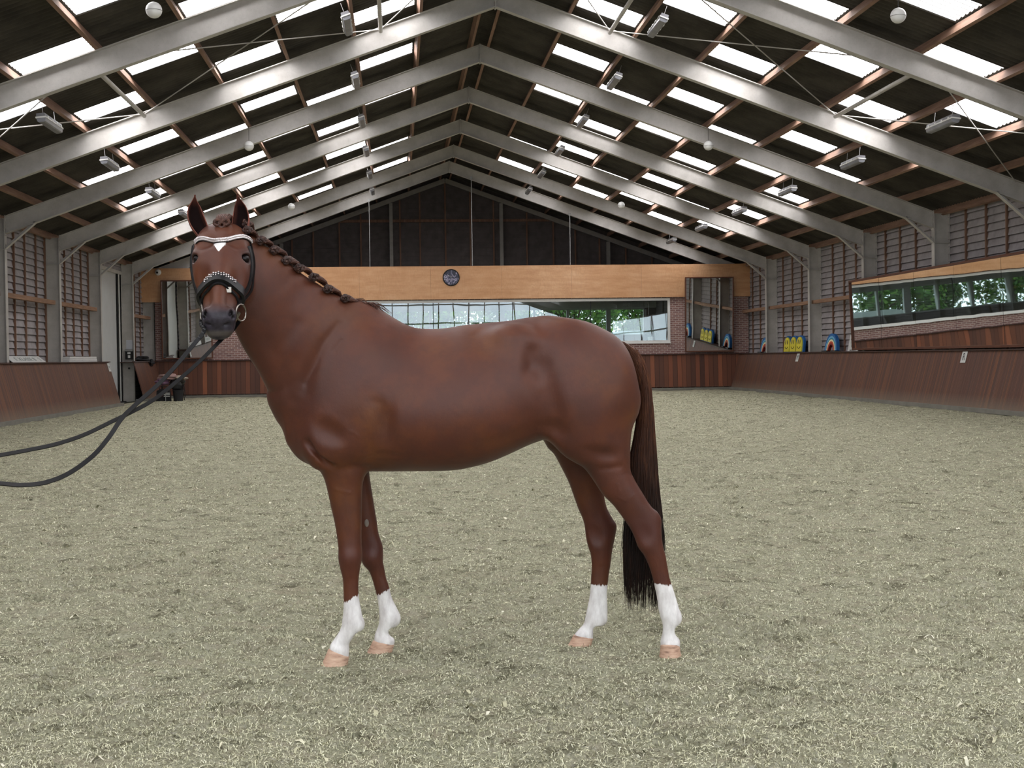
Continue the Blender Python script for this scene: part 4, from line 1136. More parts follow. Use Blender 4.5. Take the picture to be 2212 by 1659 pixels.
van(8.35, 65.4, 'plain white van parked outside the right canteen windows', False)

# ------------------------------------------------------------------ the chestnut horse
LEG_FN=[[-0.263,6.62,0.952,0.104,0.085],[-0.266,6.61,0.927,0.104,0.078],[-0.265,6.61,0.862,0.087,0.066],[-0.257,6.61,0.758,0.074,0.055],[-0.251,6.61,0.692,0.066,0.05],[-0.247,6.61,0.627,0.06,0.046],[-0.244,6.61,0.575,0.057,0.046],[-0.241,6.61,0.524,0.056,0.047],[-0.244,6.61,0.471,0.05,0.043],[-0.243,6.61,0.432,0.042,0.036],[-0.242,6.61,0.4,0.038,0.03],[-0.242,6.61,0.342,0.037,0.027],[-0.24,6.61,0.296,0.039,0.028],[-0.237,6.61,0.25,0.044,0.032],[-0.238,6.61,0.217,0.048,0.036],[-0.239,6.61,0.189,0.05,0.037],[-0.247,6.61,0.16,0.053,0.034],[-0.273,6.61,0.131,0.045,0.03],[-0.299,6.61,0.096,0.045,0.032],[-0.315,6.61,0.073,0.049,0.04],[-0.317,6.61,0.06,0.054,0.046],[-0.323,6.61,0.044,0.058,0.048]]
LEG_FF=[[-0.205,6.86,0.958,0.056,0.085],[-0.206,6.86,0.898,0.056,0.075],[-0.191,6.86,0.762,0.059,0.055],[-0.174,6.86,0.661,0.057,0.049],[-0.16,6.86,0.593,0.052,0.046],[-0.144,6.86,0.532,0.055,0.046],[-0.14,6.86,0.484,0.053,0.046],[-0.136,6.86,0.451,0.048,0.043],[-0.121,6.86,0.41,0.04,0.036],[-0.11,6.86,0.369,0.036,0.03],[-0.096,6.86,0.321,0.037,0.027],[-0.083,6.86,0.267,0.037,0.028],[-0.069,6.86,0.219,0.045,0.032],[-0.061,6.86,0.184,0.051,0.036],[-0.062,6.86,0.158,0.05,0.037],[-0.076,6.86,0.124,0.043,0.033],[-0.094,6.86,0.091,0.04,0.03],[-0.095,6.86,0.06,0.05,0.04],[-0.094,6.86,0.047,0.058,0.045],[-0.1,6.86,0.034,0.061,0.048]]
LEG_HN=[[0.953,6.6,1.289,0.215,0.1],[0.954,6.585,1.232,0.208,0.115],[0.951,6.575,1.159,0.195,0.115],[0.962,6.57,1.075,0.168,0.11],[0.982,6.57,0.996,0.143,0.098],[0.995,6.57,0.962,0.13,0.09],[1.02,6.57,0.909,0.107,0.078],[1.049,6.565,0.857,0.101,0.068],[1.085,6.56,0.798,0.099,0.058],[1.127,6.56,0.744,0.09,0.05],[1.164,6.56,0.698,0.092,0.044],[1.18,6.56,0.676,0.093,0.042],[1.19,6.56,0.651,0.085,0.042],[1.199,6.56,0.618,0.074,0.043],[1.21,6.56,0.571,0.065,0.044],[1.22,6.56,0.532,0.061,0.042],[1.24,6.56,0.492,0.053,0.037],[1.258,6.56,0.432,0.045,0.031],[1.27,6.56,0.38,0.042,0.028],[1.283,6.56,0.333,0.044,0.028],[1.296,6.56,0.28,0.047,0.029],[1.305,6.56,0.233,0.051,0.034],[1.315,6.56,0.194,0.052,0.038],[1.319,6.56,0.161,0.046,0.037],[1.311,6.56,0.134,0.035,0.031],[1.308,6.56,0.102,0.036,0.031],[1.311,6.56,0.072,0.048,0.04],[1.312,6.56,0.052,0.052,0.046],[1.313,6.56,0.032,0.057,0.05]]
LEG_HF=[[0.917,6.8,1.083,0.183,0.11],[0.911,6.82,1.02,0.166,0.1],[0.923,6.83,0.978,0.141,0.09],[0.936,6.85,0.909,0.116,0.08],[0.947,6.86,0.839,0.092,0.072],[0.96,6.87,0.77,0.079,0.064],[0.978,6.87,0.701,0.074,0.056],[1.002,6.87,0.649,0.076,0.048],[1.018,6.87,0.611,0.081,0.045],[1.02,6.87,0.587,0.08,0.043],[1.018,6.87,0.536,0.072,0.043],[1.017,6.87,0.494,0.061,0.041],[1.02,6.87,0.453,0.052,0.036],[1.018,6.87,0.391,0.047,0.031],[1.011,6.87,0.323,0.045,0.028],[1.006,6.87,0.268,0.044,0.028],[1.002,6.87,0.22,0.048,0.029],[0.997,6.87,0.172,0.054,0.034],[0.992,6.87,0.138,0.056,0.038],[0.985,6.87,0.107,0.057,0.036],[0.955,6.87,0.081,0.05,0.031],[0.924,6.87,0.051,0.049,0.034],[0.913,6.87,0.032,0.054,0.043],[0.913,6.87,0.02,0.058,0.047]]
TRUNK=[[-0.514,1.355,1.089,0.1],[-0.496,1.423,1.057,0.135],[-0.462,1.501,1.011,0.17],[-0.417,1.568,0.973,0.2],[-0.361,1.624,0.938,0.225],[-0.248,1.682,0.922,0.245],[-0.135,1.712,0.922,0.255],[-0.022,1.663,0.92,0.27],[0.068,1.628,0.92,0.28],[0.159,1.616,0.921,0.295],[0.25,1.621,0.923,0.305],[0.318,1.632,0.931,0.308],[0.433,1.642,0.959,0.3],[0.548,1.652,1.002,0.29],[0.663,1.669,1.046,0.275],[0.756,1.675,1.069,0.27],[0.871,1.655,1.058,0.275],[0.986,1.617,1.056,0.27],[1.056,1.58,1.077,0.255],[1.107,1.526,1.111,0.225],[1.149,1.433,1.145,0.18],[1.177,1.341,1.179,0.12],[1.185,1.283,1.214,0.07]]
NECK=[[-0.751,6.44,1.972,0.032,0.111,0.075],[-0.716,6.45,1.882,0.053,0.15,0.082],[-0.653,6.47,1.805,0.069,0.16,0.088],[-0.603,6.5,1.736,0.089,0.173,0.095],[-0.548,6.54,1.666,0.107,0.191,0.105],[-0.476,6.58,1.587,0.13,0.206,0.12],[-0.407,6.62,1.518,0.158,0.232,0.14],[-0.339,6.66,1.453,0.188,0.265,0.165],[-0.289,6.69,1.371,0.186,0.286,0.17]]
HEAD=[[-0.8,6.47,2.049,0.062,0.06],[-0.799,6.435,2.024,0.092,0.085],[-0.797,6.4,1.996,0.118,0.113],[-0.796,6.37,1.951,0.126,0.133],[-0.793,6.34,1.898,0.126,0.146],[-0.788,6.305,1.842,0.119,0.143],[-0.786,6.265,1.788,0.099,0.125],[-0.786,6.215,1.733,0.078,0.098],[-0.787,6.165,1.684,0.073,0.078],[-0.785,6.13,1.646,0.071,0.066],[-0.784,6.115,1.625,0.065,0.055],[-0.781,6.11,1.61,0.054,0.042]]
EYES=[[-0.895,6.31,1.937],[-0.688,6.31,1.937]]
NOSTRIL=[[-0.831,6.07,1.671],[-0.727,6.07,1.682]]
EAR_L=[[-0.917,6.42,2.238],[-0.936,6.42,2.183],[-0.928,6.42,2.127],[-0.903,6.42,2.09],[-0.853,6.42,2.113],[-0.879,6.42,2.173],[-0.899,6.42,2.22]]
EAR_R=[[-0.726,6.42,2.242],[-0.745,6.42,2.187],[-0.749,6.42,2.126],[-0.72,6.42,2.084],[-0.692,6.42,2.102],[-0.681,6.42,2.158],[-0.69,6.42,2.21]]
BRAIDS=[[-0.681,6.364,2.077],[-0.623,6.39,2.032],[-0.565,6.417,1.988],[-0.51,6.441,1.942],[-0.454,6.466,1.906],[-0.388,6.495,1.866],[-0.325,6.522,1.81],[-0.244,6.556,1.767]]
BRCREST=[[-0.676,6.429,2.064],[-0.605,6.461,2.025],[-0.544,6.488,1.981],[-0.486,6.514,1.937],[-0.43,6.538,1.897],[-0.362,6.567,1.847],[-0.298,6.595,1.799],[-0.212,6.631,1.751]]
MANE_END=[[-0.228,6.66,1.761],[-0.184,6.66,1.752],[-0.128,6.66,1.733],[-0.07,6.66,1.714]]
FORELOCK=[[-0.794,6.33,2.117],[-0.782,6.33,2.1],[-0.807,6.33,2.092]]
TAIL_R=[[1.121,6.72,1.542],[1.183,6.72,1.509],[1.229,6.72,1.439],[1.256,6.72,1.327],[1.27,6.72,1.165],[1.28,6.72,0.979],[1.292,6.72,0.793],[1.304,6.72,0.653],[1.312,6.72,0.513],[1.301,6.72,0.374],[1.276,6.72,0.216]]
TAIL_L=[[1.095,6.72,1.547],[1.104,6.72,1.51],[1.136,6.72,1.456],[1.172,6.72,1.375],[1.195,6.72,1.282],[1.183,6.72,1.12],[1.153,6.72,0.959],[1.146,6.72,0.796],[1.121,6.72,0.611],[1.114,6.72,0.426],[1.125,6.72,0.228]]
STAR=[[-0.787,6.22,1.994]]
BROW=[[-0.894,6.25,2.024],[-0.871,6.25,2.03],[-0.84,6.25,2.023],[-0.805,6.25,2.012],[-0.773,6.25,2.016],[-0.737,6.25,2.032],[-0.701,6.25,2.038],[-0.674,6.25,2.034],[-0.658,6.25,1.999]]
NOSEB=[[-0.864,6.1,1.727],[-0.853,6.1,1.776],[-0.832,6.1,1.82],[-0.806,6.1,1.842],[-0.779,6.1,1.845],[-0.749,6.1,1.832],[-0.719,6.1,1.801],[-0.697,6.1,1.77],[-0.681,6.1,1.725]]
NOSEB2=[[-0.845,6.1,1.718],[-0.838,6.1,1.758],[-0.82,6.1,1.793],[-0.793,6.1,1.806],[-0.767,6.1,1.808],[-0.75,6.1,1.793],[-0.731,6.1,1.757],[-0.716,6.1,1.717]]
CHEEK_R=[[-0.653,6.2,1.982],[-0.655,6.2,1.919],[-0.661,6.2,1.855],[-0.673,6.2,1.788],[-0.694,6.2,1.729]]
CHEEK_L=[[-0.888,6.2,2.01],[-0.892,6.2,1.947],[-0.892,6.2,1.858],[-0.884,6.2,1.79],[-0.877,6.2,1.722]]
RING=[[-0.693,6.12,1.724],[-0.694,6.12,1.653],[-0.708,6.12,1.689],[-0.678,6.12,1.688],[-0.86,6.12,1.712]]
REIN_A=[[-0.82,6.056,1.636],[-0.841,6.034,1.603],[-0.885,5.986,1.539],[-0.945,5.92,1.456],[-1.011,5.844,1.375],[-1.091,5.749,1.292],[-1.134,5.696,1.241],[-1.175,5.645,1.169],[-1.226,5.579,1.099],[-1.296,5.484,1.04],[-1.362,5.389,1.013],[-1.424,5.295,1.012],[-1.482,5.2,1.028],[-1.527,5.124,1.044]]
REIN_B=[[-0.756,6.148,1.592],[-0.793,6.111,1.551],[-0.864,6.035,1.47],[-0.95,5.94,1.384],[-1.032,5.845,1.311],[-1.103,5.76,1.267],[-1.171,5.675,1.23],[-1.257,5.561,1.184],[-1.338,5.447,1.156],[-1.415,5.334,1.142],[-1.486,5.22,1.132],[-1.531,5.144,1.128]]

class Field:
    """implicit surface sampled on a tensor grid (finer round the head), meshed with surface nets"""
    def __init__(s, xs, ys, zs):
        s.x, s.y, s.z = [np.asarray(a, np.float32) for a in (xs, ys, zs)]
        s.F = np.full((len(xs), len(ys), len(zs)), 0.2, np.float32)
    def win(s, lo, hi, pad):
        r = []
        for a, l, h in zip((s.x, s.y, s.z), lo, hi):
            i = max(0, int(np.searchsorted(a, l - pad)) - 1); j = min(len(a), int(np.searchsorted(a, h + pad)) + 1)
            r.append(slice(i, j))
        return tuple(r)
    def grid(s, w):
        return s.x[w[0]][:, None, None], s.y[w[1]][None, :, None], s.z[w[2]][None, None, :]
    def union(s, w, d, k):
        a = s.F[w]; h = np.clip(0.5 + 0.5 * (a - d) / k, 0, 1)
        s.F[w] = a * (1 - h) + d * h - k * h * (1 - h)
    def cut(s, w, d, k):
        a = s.F[w]; d = -d; h = np.clip(0.5 - 0.5 * (a - d) / k, 0, 1)
        s.F[w] = a * (1 - h) + d * h + k * h * (1 - h)
    def ell(s, c, r, k=0.03, rot=(0, 0, 0), sub=False):
        R = np.array(Matrix.Rotation(rot[2], 3, 'Z') @ Matrix.Rotation(rot[1], 3, 'Y') @ Matrix.Rotation(rot[0], 3, 'X'))
        m = max(r); w = s.win(np.array(c) - m, np.array(c) + m, k * 1.5 + 0.03)
        X, Y, Z = s.grid(w); X = X - c[0]; Y = Y - c[1]; Z = Z - c[2]
        q = [(X * R[0, i] + Y * R[1, i] + Z * R[2, i]) / r[i] for i in range(3)]
        k0 = np.sqrt(q[0] ** 2 + q[1] ** 2 + q[2] ** 2); k1 = np.sqrt((q[0] / r[0]) ** 2 + (q[1] / r[1]) ** 2 + (q[2] / r[2]) ** 2)
        d = k0 * (k0 - 1) / np.maximum(k1, 1e-4)
        (s.cut if sub else s.union)(w, d, k)
    def cap(s, p, q, r0, r1, k=0.02, sub=False):
        p = np.array(p, float); q = np.array(q, float); m = max(r0, r1)
        w = s.win(np.minimum(p, q) - m, np.maximum(p, q) + m, k + 0.02)
        X, Y, Z = s.grid(w); v = q - p; L = v @ v
        t = np.clip(((X - p[0]) * v[0] + (Y - p[1]) * v[1] + (Z - p[2]) * v[2]) / L, 0, 1)
        d = np.sqrt((X - p[0] - t * v[0]) ** 2 + (Y - p[1] - t * v[1]) ** 2 + (Z - p[2] - t * v[2]) ** 2) - (r0 + (r1 - r0) * t)
        (s.cut if sub else s.union)(w, d, k)
    def slices_z(s, rows, k=0.03, p=2.0):
        a = smooth_rows(np.array(rows)[np.argsort([r[2] for r in rows])])
        z = a[:, 2]
        lo = (np.min(a[:, 0] - a[:, 3]), np.min(a[:, 1] - a[:, 4]), z[0]); hi = (np.max(a[:, 0] + a[:, 3]), np.max(a[:, 1] + a[:, 4]), z[-1])
        w = s.win(lo, hi, k + 0.03); X, Y, Z = s.grid(w)
        cx, cyy, ra, rb = [np.interp(Z, z, a[:, i]) for i in (0, 1, 3, 4)]
        d = ((np.abs((X - cx) / ra) ** p + np.abs((Y - cyy) / rb) ** p) ** (1 / p) - 1) * np.minimum(ra, rb)
        d = np.maximum(d, np.maximum(Z - z[-1], z[0] - Z))
        s.union(w, d.astype(np.float32), k)
    def slices_x(s, rows, y0, k=0.03, skew=0.12, p=2.2):
        a = smooth_rows(np.array(rows)); x = a[:, 0]
        w = s.win((x[0], y0 - 0.36, a[:, 2].min()), (x[-1], y0 + 0.36, a[:, 1].max()), k + 0.03); X, Y, Z = s.grid(w)
        zt, zb, ww = [np.interp(X, x, a[:, i]) for i in (1, 2, 3)]
        zc = (zt + zb) / 2; hb = (zt - zb) / 2; v = np.clip((Z - zc) / hb, -1.2, 1.2)
        we = ww * (1 - skew * v)
        d = ((np.abs((Y - y0) / we) ** p + np.abs((Z - zc) / hb) ** p) ** (1 / p) - 1) * np.minimum(ww, hb)
        d = np.maximum(d, np.maximum(X - x[-1], x[0] - X))
        s.union(w, d.astype(np.float32), k)
    def chain(s, nodes, k=0.03, p=2.0, taper=0.0):
        """nodes: (centre, half vector u, half thickness b[, taper]) joined by elliptic sections"""
        C = np.array([n[0] for n in nodes], float); M = np.array([max(np.linalg.norm(n[1]), n[2]) for n in nodes])
        wa = s.win((C - M.max()).min(0), (C + M.max()).max(0), k + 0.05); D = np.full(s.F[wa].shape, 1.0, np.float32)
        for i in range(len(nodes) - 1):
            c0, u0, b0 = [np.array(q, float) for q in nodes[i][:3]]; c1, u1, b1 = [np.array(q, float) for q in nodes[i + 1][:3]]
            t0 = nodes[i][3] if len(nodes[i]) > 3 else taper; t1 = nodes[i + 1][3] if len(nodes[i + 1]) > 3 else taper
            a0 = np.linalg.norm(u0); a1 = np.linalg.norm(u1); m = max(a0, a1, b0, b1)
            w = s.win(np.minimum(c0, c1) - m, np.maximum(c0, c1) + m, k + 0.02); X, Y, Z = s.grid(w)
            ax = c1 - c0; L = np.linalg.norm(ax); ax = ax / L
            uh = u0 / a0 + u1 / a1; uh = uh / np.linalg.norm(uh); uh = uh - ax * (uh @ ax); uh /= np.linalg.norm(uh)
            vh = np.cross(ax, uh)
            dx, dy, dz = X - c0[0], Y - c0[1], Z - c0[2]
            t = (dx * ax[0] + dy * ax[1] + dz * ax[2]) / L; tc = np.clip(t, 0, 1); e = (t - tc) * L
            ra = a0 + (a1 - a0) * tc; rb = b0 + (b1 - b0) * tc; tp = t0 + (t1 - t0) * tc
            du = dx * uh[0] + dy * uh[1] + dz * uh[2]; dv = dx * vh[0] + dy * vh[1] + dz * vh[2]
            if np.any(tp != 0): ra = ra * (1 - tp * np.clip(dv / rb, -1, 1))
            m2 = np.minimum(ra, rb)
            d = ((np.abs(du / ra) ** p + np.abs(dv / rb) ** p + np.abs(e / m2) ** p) ** (1 / p) - 1) * m2
            lw = tuple(slice(a.start - b.start, a.stop - b.start) for a, b in zip(w, wa))
            D[lw] = np.minimum(D[lw], d)
        s.union(wa, D, k)
    def mesh(s):
        F = s.F; S = F < 0
        n = np.array(F.shape)
        c = np.zeros(tuple(n - 1), np.int8)
        for i in (0, 1):
            for j in (0, 1):
                for k in (0, 1):
                    c += S[i:n[0] - 1 + i, j:n[1] - 1 + j, k:n[2] - 1 + k]
        act = np.argwhere((c > 0) & (c < 8))
        idx = -np.ones(tuple(n - 1), np.int32); idx[act[:, 0], act[:, 1], act[:, 2]] = np.arange(len(act))
        acc = np.zeros((len(act), 3)); cnt = np.zeros(len(act))
        corners = [(i, j, k) for i in (0, 1) for j in (0, 1) for k in (0, 1)]
        val = {q: F[act[:, 0] + q[0], act[:, 1] + q[1], act[:, 2] + q[2]] for q in corners}
        for q in corners:
            for ax in range(3):
                if q[ax]: continue
                r = list(q); r[ax] = 1; r = tuple(r)
                a, b = val[q], val[r]; m = (a < 0) != (b < 0)
                t = np.where(m, a / np.where(a == b, 1, a - b), 0)
                P = np.tile(np.array(q, float), (len(act), 1)); P[:, ax] = t
                acc[m] += P[m]; cnt[m] += 1
        pos = act + acc / cnt[:, None]
        V = np.stack([np.interp(pos[:, 0], np.arange(n[0]), s.x), np.interp(pos[:, 1], np.arange(n[1]), s.y), np.interp(pos[:, 2], np.arange(n[2]), s.z)], 1)
        faces = []
        for ax in range(3):
            o = [(0, 1, 2), (1, 2, 0), (2, 0, 1)][ax]
            sl0 = [slice(None)] * 3; sl1 = [slice(None)] * 3
            sl0[ax] = slice(0, n[ax] - 1); sl1[ax] = slice(1, n[ax])
            for b in (o[1], o[2]): sl0[b] = slice(1, n[b] - 1); sl1[b] = slice(1, n[b] - 1)
            A = S[tuple(sl0)]; B = S[tuple(sl1)]
            e = np.argwhere(A != B)
            off = np.zeros(3, int); off[o[1]] = 1; off[o[2]] = 1
            e = e + off; inside = S[e[:, 0], e[:, 1], e[:, 2]]
            d1 = np.zeros(3, int); d1[o[1]] = -1; d2 = np.zeros(3, int); d2[o[2]] = -1
            g = lambda q: idx[q[:, 0], q[:, 1], q[:, 2]]
            f = np.stack([g(e), g(e + d1), g(e + d1 + d2), g(e + d2)], 1)
            f[~inside] = f[~inside][:, ::-1]
            faces.append(f)
        return V, np.concatenate(faces)

def smooth_rows(a, m=5):
    """Catmull-Rom resample of a table of rows"""
    P = np.vstack([2 * a[0] - a[1], a, 2 * a[-1] - a[-2]]); out = []
    for i in range(1, len(P) - 2):
        for t in np.linspace(0, 1, m, endpoint=False):
            out.append(0.5 * ((2 * P[i]) + (P[i + 1] - P[i - 1]) * t + (2 * P[i - 1] - 5 * P[i] + 4 * P[i + 1] - P[i + 2]) * t * t + (3 * P[i] - P[i - 1] - 3 * P[i + 1] + P[i + 2]) * t ** 3))
    out.append(P[-2])
    return np.array(out)

def relax(V, F, n=4, lam=0.5, mu=-0.53):
    E = np.concatenate([F[:, [0, 1]], F[:, [1, 2]], F[:, [2, 3]], F[:, [3, 0]]])
    N = len(V); cnt = np.bincount(E[:, 0], minlength=N) + np.bincount(E[:, 1], minlength=N)
    for i in range(n):
        for l in (lam, mu):
            acc = np.stack([np.bincount(E[:, 0], V[E[:, 1], a], N) + np.bincount(E[:, 1], V[E[:, 0], a], N) for a in range(3)], 1)
            V = V + l * (acc / np.maximum(cnt, 1)[:, None] - V)
    return V

HC = 6.7      # the plane the horse's spine lies in
def steps(*seg):
    out = []
    for a, b, h in seg: out += list(np.arange(a, b, h))
    return out + [seg[-1][1]]
fld = Field(steps((-1.0, -0.62, 0.0045), (-0.62, 1.52, 0.0085)), steps((5.92, 6.50, 0.0055), (6.50, 7.06, 0.0085)),
            steps((-0.02, 1.54, 0.0085), (1.54, 2.22, 0.0050)))
# trunk, neck, head
fld.slices_x(TRUNK, HC, 0.04)
nk = smooth_rows(np.array(NECK), 9)
fld.chain([((r[0] + 0.004, r[1], r[2] + 0.008), (r[3] * 1.07, 0, r[4] * 1.07), r[5]) for r in nk], 0.05, 2.15)
# head: u across, thickness in the sagittal plane
hd = smooth_rows(np.array(HEAD), 6)
tp = np.interp(hd[:, 2], [1.60, 1.70, 1.80, 1.90, 2.0, 2.1], [-0.04, -0.08, -0.32, -0.24, -0.10, 0.0])
HN = [((r[0], r[1], r[2]), (r[3], 0, 0), r[4], t) for r, t in zip(hd, tp)]
fld.chain(HN, 0.012, 2.25)
def both(fn):
    """apply to the near and the far side of the horse"""
    for sgn in (-1, 1): fn(sgn)
def far(sgn, y): return HC + sgn * y
# shoulders, upper arms, chest
both(lambda q: fld.ell((-0.26, far(q, 0.145), 1.26), (0.14, 0.085, 0.33), 0.07, (0, 0.42, 0)))
both(lambda q: fld.ell((-0.30, far(q, 0.130), 1.10), (0.15, 0.095, 0.13), 0.06, (0, -0.4, 0)))
both(lambda q: fld.ell((-0.16, far(q, 0.130), 1.13), (0.10, 0.09, 0.15), 0.05, (0, 0.25, 0)))
fld.ell((-0.43, HC - 0.06, 1.12), (0.11, 0.09, 0.14), 0.05)
fld.ell((-0.43, HC + 0.06, 1.12), (0.11, 0.09, 0.14), 0.05)
# barrel, hip bones, croup, buttocks
both(lambda q: fld.ell((0.22, far(q, 0.10), 1.20), (0.42, 0.20, 0.23), 0.08))
both(lambda q: fld.ell((0.575, far(q, 0.180), 1.55), (0.10, 0.06, 0.06), 0.10, (0, 0.3, 0)))
both(lambda q: fld.ell((0.86, far(q, 0.12), 1.42), (0.25, 0.14, 0.22), 0.06, (0, 0.35, 0)))
both(lambda q: fld.ell((1.04, far(q, 0.11), 1.33), (0.125, 0.11, 0.23), 0.05, (0, -0.10, 0)))
both(lambda q: fld.ell((0.87, far(q, 0.16), 1.17), (0.17, 0.115, 0.24), 0.07, (0, -0.45, 0)))
# legs
HOOF = [(-0.302, -0.322, 6.61, 0.074, 0.036, 0.052, 0.066, math.pi, 'pale horn hoof with dark scuffs'),
        (-0.088, -0.108, 6.86, 0.056, 0.036, 0.056, 0.066, math.pi, 'pale horn hoof'),
        (1.311, 1.311, 6.556, 0.060, 0.042, 0.053, 0.062, -math.pi / 2 - 0.45, 'pale horn hoof'),
        (0.928, 0.908, 6.87, 0.050, 0.034, 0.053, 0.062, math.pi, 'brownish pale horn hoof')]
for rows, hf in zip((LEG_FN, LEG_FF, LEG_HN, LEG_HF), HOOF):
    rows = [list(r) for r in rows if r[2] > hf[3] + 0.004]
    for z, sc in ((hf[3], 0.92), (hf[3] * 0.6, 0.88), (0.018, 0.8)): rows.append([hf[0], hf[2], z, hf[5] * sc, hf[5] * 0.86 * sc])
    fld.slices_z(rows, 0.028, 2.1)
# grooves between cannon bone and tendon, hollows above the heels
for (x, y, z0, z1, dx) in ((-0.230, 6.61, 0.42, 0.25, 0.012), (-0.096, 6.86, 0.39, 0.24, 0.03), (1.292, 6.56, 0.42, 0.24, 0.03), (1.018, 6.87, 0.40, 0.22, -0.006)):
    fld.cap((x, y - 0.038, z0), (x + dx, y - 0.040, z1), 0.007, 0.007, 0.014, True)
for (x, y, z) in ((-0.205, 6.61, 0.125), (-0.048, 6.86, 0.095), (1.352, 6.56, 0.120), (0.990, 6.87, 0.075)):
    fld.ell((x, y, z), (0.018, 0.030, 0.022), 0.02, (0, 0, 0), True)
# knees, hocks, fetlocks, tendons
fld.ell((-0.246, 6.605, 0.515), (0.048, 0.050, 0.055), 0.02)
fld.ell((-0.150, 6.855, 0.475), (0.045, 0.050, 0.055), 0.02)
fld.cap((1.235, 6.56, 0.69), (1.262, 6.56, 0.46), 0.022, 0.018, 0.015)
fld.cap((1.075, 6.87, 0.60), (1.045, 6.87, 0.40), 0.020, 0.016, 0.015)
for (x, y, z) in ((-0.19, 6.61, 0.19), (-0.018, 6.86, 0.155), (1.352, 6.56, 0.185), (1.03, 6.87, 0.13)):
    fld.ell((x - 0.012, y, z), (0.022, 0.026, 0.028), 0.02)
# hollows: flank, behind the elbow, jugular groove, shoulder creases, stifle fold
both(lambda q: fld.ell((0.665, far(q, 0.298), 1.475), (0.045, 0.045, 0.085), 0.065, (0, 0.25, 0), True))
both(lambda q: fld.cap((0.68, far(q, 0.300), 1.42), (0.765, far(q, 0.285), 1.10), 0.020, 0.016, 0.075, True))
both(lambda q: fld.ell((-0.070, far(q, 0.300), 1.10), (0.028, 0.040, 0.13), 0.055, (0, 0.10, 0), True))
fld.cap((-0.345, 6.440, 1.57), (-0.455, 6.470, 1.33), 0.012, 0.016, 0.05, True)
fld.cap((-0.295, 6.425, 1.53), (-0.335, 6.430, 1.44), 0.007, 0.007, 0.03, True)
fld.cap((-0.50, 6.47, 1.28), (-0.60, 6.40, 1.55), 0.012, 0.012, 0.06, True)
fld.cap((-0.43, 6.500, 1.08), (-0.33, 6.515, 0.97), 0.010, 0.014, 0.03, True)
fld.ell((1.00, 6.425, 0.995), (0.10, 0.05, 0.025), 0.045, (0, 0.1, 0), True)
both(lambda q: fld.ell((0.44, far(q, 0.325), 1.55), (0.13, 0.030, 0.035), 0.07, (0, 0.1, 0), True))
both(lambda q: fld.cap((0.40, far(q, 0.315), 1.03), (0.74, far(q, 0.25), 1.12), 0.012, 0.020, 0.06, True))
both(lambda q: fld.ell((-0.33, far(q, 0.262), 1.13), (0.07, 0.03, 0.035), 0.05, (0, 0.6, 0), True))
# hock: hollow in front of the point, bony inner side
for (x, y, z) in ((1.185, 6.508, 0.60), (0.985, 6.822, 0.56)):
    fld.ell((x, y, z), (0.030, 0.016, 0.045), 0.02, (0, -0.3, 0), True)
# face: cheeks, eye sockets, brow bones, nasal bone, nostrils, lips
HX = -0.787
for q in (-1, 1):
    fld.ell((HX + q * 0.075, 6.355, 1.83), (0.048, 0.085, 0.085), 0.03, (0.4, 0, 0))
    fld.ell((HX - 0.004 + q * 0.092, 6.285, 1.955), (0.030, 0.032, 0.022), 0.025)
    fld.ell((HX - 0.002 + q * 0.104, 6.290, 1.915), (0.018, 0.026, 0.012), 0.02)
    fld.cap((HX + q * 0.088, 6.262, 1.905), (HX + q * 0.062, 6.165, 1.80), 0.010, 0.006, 0.02)
    fld.ell((HX + q * 0.085, 6.165, 1.860), (0.022, 0.022, 0.05), 0.05, (0.4, 0, 0), True)
    fld.ell((HX + q * 0.070, 6.255, 2.015), (0.030, 0.020, 0.022), 0.05, (0, 0, 0), True)
    fld.ell((HX + 0.006 + q * 0.048, 6.082, 1.672), (0.028, 0.032, 0.038), 0.02, (0.3, 0, q * 0.2))
fld.cap((HX, 6.235, 1.95), (HX + 0.004, 6.075, 1.72), 0.030, 0.024, 0.04)
fld.ell((HX + 0.004, 6.065, 1.664), (0.046, 0.036, 0.040), 0.03)
for q in (-1, 1):
    fld.ell((HX + 0.006 + q * 0.058, 6.050, 1.682), (0.008, 0.026, 0.017), 0.012, (0.2, q * 0.4, q * 0.35), True)
    fld.ell((HX + 0.006 + q * 0.066, 6.055, 1.663), (0.007, 0.020, 0.008), 0.010, (0, 0, q * 0.3), True)
fld.ell((HX + 0.008, 6.095, 1.612), (0.052, 0.036, 0.024), 0.012)
fld.cap((HX - 0.05, 6.058, 1.634), (HX + 0.06, 6.058, 1.634), 0.004, 0.004, 0.012, True)
for q in (-1, 1):   # openings for the eyes
    fld.ell((HX - 0.002 + q * 0.108, 6.260, 1.936), (0.030, 0.026, 0.0185), 0.012, (0.2, 0, q * 0.5), True)
V, Fc = fld.mesh()
V = relax(V, Fc, 4)
